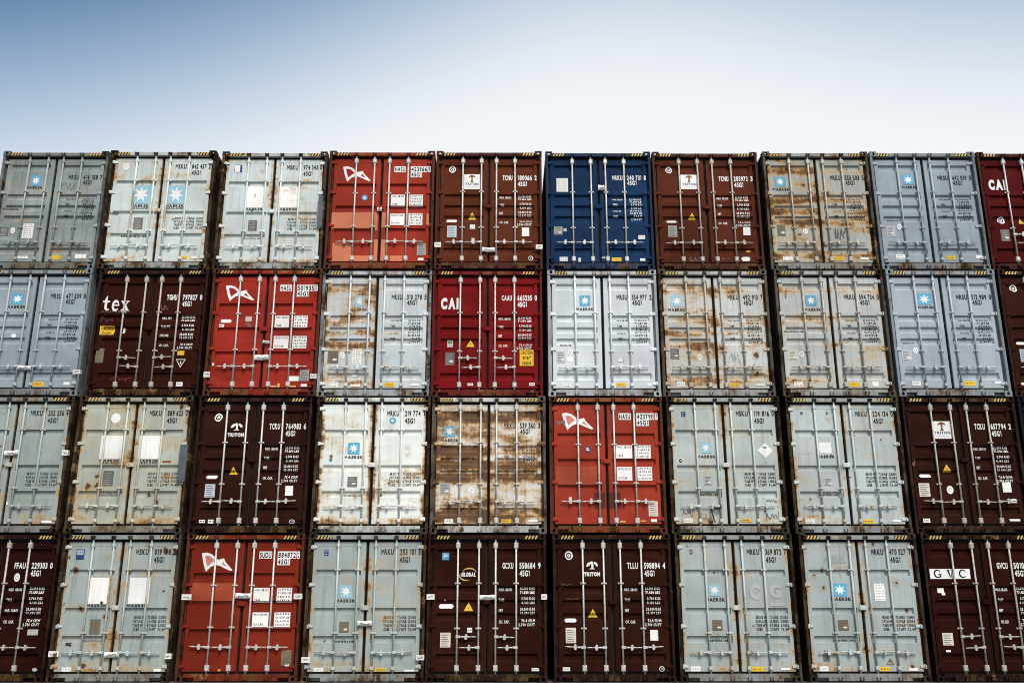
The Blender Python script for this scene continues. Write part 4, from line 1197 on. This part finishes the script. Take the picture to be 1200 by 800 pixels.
 (3, 2): red(label='red container with pink flag emblem, on the ground', num=('SUDU', '884872', '2'), col=(0.1769, 0.0210, 0.0097), feats=[
    ('patch', 17, 95, 250, 195, 345, 'fade'), ('patch', 17, 208, 250, 298, 345, 'fade'), ('flag', 17, 143, 107, 293, 198, 'rose')]
    + wb(17, (388, 273, 463, 343), (497, 273, 568, 342), (382, 388, 458, 457), (485, 388, 560, 457)) + [('edgetape', 17, 52, 303, 102, 330), ('tape', 17, 303, 299, 375, 324), ('edgetape', 17, 577, 300, 619, 326), ('plate', 17, 518, 563, 565, 640, 'olive'), ('rect', 17, 535, 629, 555, 640, 'white'), ('dot', 17, 220, 654, 234, 668, 'gold'), ('rect', 17, 370, 668, 398, 673, 'gold'), ('rect', 17, 470, 666, 498, 671, 'gold')]),
 (3, 3): greyA(label='grey container numbered 253 101 with a torn tape between its bars, on the ground', num=('MRKU', '253 101', '5'), col=(0.333, 0.384, 0.371), rust=(.08, .10), spots=0.08, feats=[
    ('lined', 17, 720, 97, 740, 123, 'navy', 'ghost'), ('star', 17, 793, 260, 850, 320, 'starpale', .002), ('text', 17, 775, 327, 865, 340, 'MAERSK', 'black', 'b'), ('plate', 17, 790, 432, 835, 483, 'olive', 1), ('tape', 17, 875, 428, 942, 453), ('text', 17, 765, 516, 858, 530, 'maerskline.com', 'black'), ('edgetape', 17, 610, 597, 655, 624), ('edgetape', 17, 1150, 587, 1190, 612)]
    + bottoms(17, (670, 648, 715, 675), (958, 650, 1008, 675), (1092, 656, 1140, 668))),
 (3, 4): brown(label='dark brown container numbered 558684 with yellow swoosh emblem, on the ground', num=('GCXU', '558684', '9'), col=(0.0272, 0.0075, 0.0043), handles='stagger', feats=[
    ('rect', 18, 113, 108, 145, 143, 'blue'), ('text', 18, 120, 114, 138, 136, 'P', 'paleblue', 'b'), ('global', 18, 195, 183, 272, 237), ('tri', 18, 210, 338, 262, 384), ('pill', 18, 97, 350, 165, 370), ('lined', 18, 230, 460, 253, 482, 'white'), ('plate', 18, 103, 483, 152, 552, 'ivory'), ('edgetape', 18, 40, 303, 77, 328), ('tape', 18, 288, 307, 362, 330), ('edgetape', 18, 577, 303, 608, 328), ('lined', 18, 532, 648, 567, 663, 'white', 'grey'), ('dot', 18, 123, 328, 130, 335, 'white')]),
 (3, 5): brown(label='dark brown container numbered 598894 with white emblem, on the ground under a red container', num=('TLLU', '598894', '4'), col=(0.0280, 0.0079, 0.0043), feats=[
    ('ring', 18, 688, 100, 725, 143), ('triton_white', 18, 777, 150, 852, 217), ('tri', 18, 793, 366, 845, 414), ('pill', 18, 687, 417, 742, 435), ('plate', 18, 692, 460, 740, 532, 'ivory'), ('rect', 18, 1088, 470, 1125, 520, 'white'), ('lined', 18, 678, 645, 712, 663, 'white', 'grey'), ('ring', 18, 1130, 640, 1155, 666), ('scribble', 18, 668, 250, 718, 262, 'chalk'), ('scribble', 18, 683, 316, 752, 332, 'chalk')]),
 (3, 6): greyA(label='pale container numbered 369 872 with faint white letters, on the ground', num=('MRKU', '369 872', '7'), col=(0.357, 0.409, 0.404), rust=(.13, .11), spots=0.15, feats=[
    ('lined', 19, 108, 90, 123, 112, 'dgrey', 'ghost'), ('star', 19, 195, 248, 248, 302, 'starpale', .002), ('text', 19, 183, 310, 270, 325, 'MAERSK', 'black', 'b'), ('plate', 19, 212, 410, 258, 458, 'olive', 1), ('text', 19, 195, 495, 287, 508, 'maerskline.com', 'black'), ('text', 19, 380, 250, 430, 312, 'C', 'ghost', 'x'), ('text', 19, 470, 250, 525, 305, 'G', 'ghost', 'x'), ('rect', 19, 472, 330, 540, 348, 'ghost')]
    + bottoms(19, (115, 620, 158, 645), (392, 622, 443, 645), (523, 627, 565, 637))),
 (3, 7): greyA(label='pale container numbered 470 527 with an oblong white sticker, on the ground', num=('MRKU', '470 527', '1'), col=(0.342, 0.394, 0.396), rust=(.11, .11), spots=0.24, feats=[
    ('text', 19, 720, 118, 820, 150, 'MAERSK', 'smoke', 'x'), ('star', 19, 760, 245, 822, 303), ('text', 19, 752, 307, 842, 322, 'MAERSK', 'black', 'b'), ('lined', 19, 947, 245, 995, 323, 'white', 'ghost'), ('plate', 19, 783, 410, 830, 458, 'olive', 1), ('text', 19, 770, 495, 855, 507, 'maerskline.com', 'black'), ('triline', 19, 1003, 585, 1035, 611, False, 'olive'), ('scribble', 19, 715, 540, 745, 600, 'dgrey', .03)]
    + bottoms(19, (698, 620, 740, 643), (970, 622, 1017, 643), (1103, 628, 1143, 640))),
 (3, 8): brown(label='dark brown container with black serif letters on a white strip, on the ground', num=('GVCU', '501053', '2'), col=(0.0220, 0.0049, 0.0033), handles='stagger', bars='dull', rows=('MAX.GROSS', 'TARE', 'NET', 'CU.CAP'), feats=[
    ('serif', 20, 398, 205, 608, 257, 'GVC', 'black', 'white', .14), ('rect', 20, 442, 305, 476, 330, 'white'), ('rect', 20, 460, 325, 478, 342, 'white'), ('plate', 20, 465, 538, 520, 603, 'ivory'), ('rect', 20, 483, 627, 508, 638, 'white')]),
 (3, 9): brown(label='plain dark brown container on the ground under the dark navy container', style=None, col=(.03, .011, .008)),
}
for (r_, c_), sp_ in SPECS.items():
    Container(r_, c_, sp_)
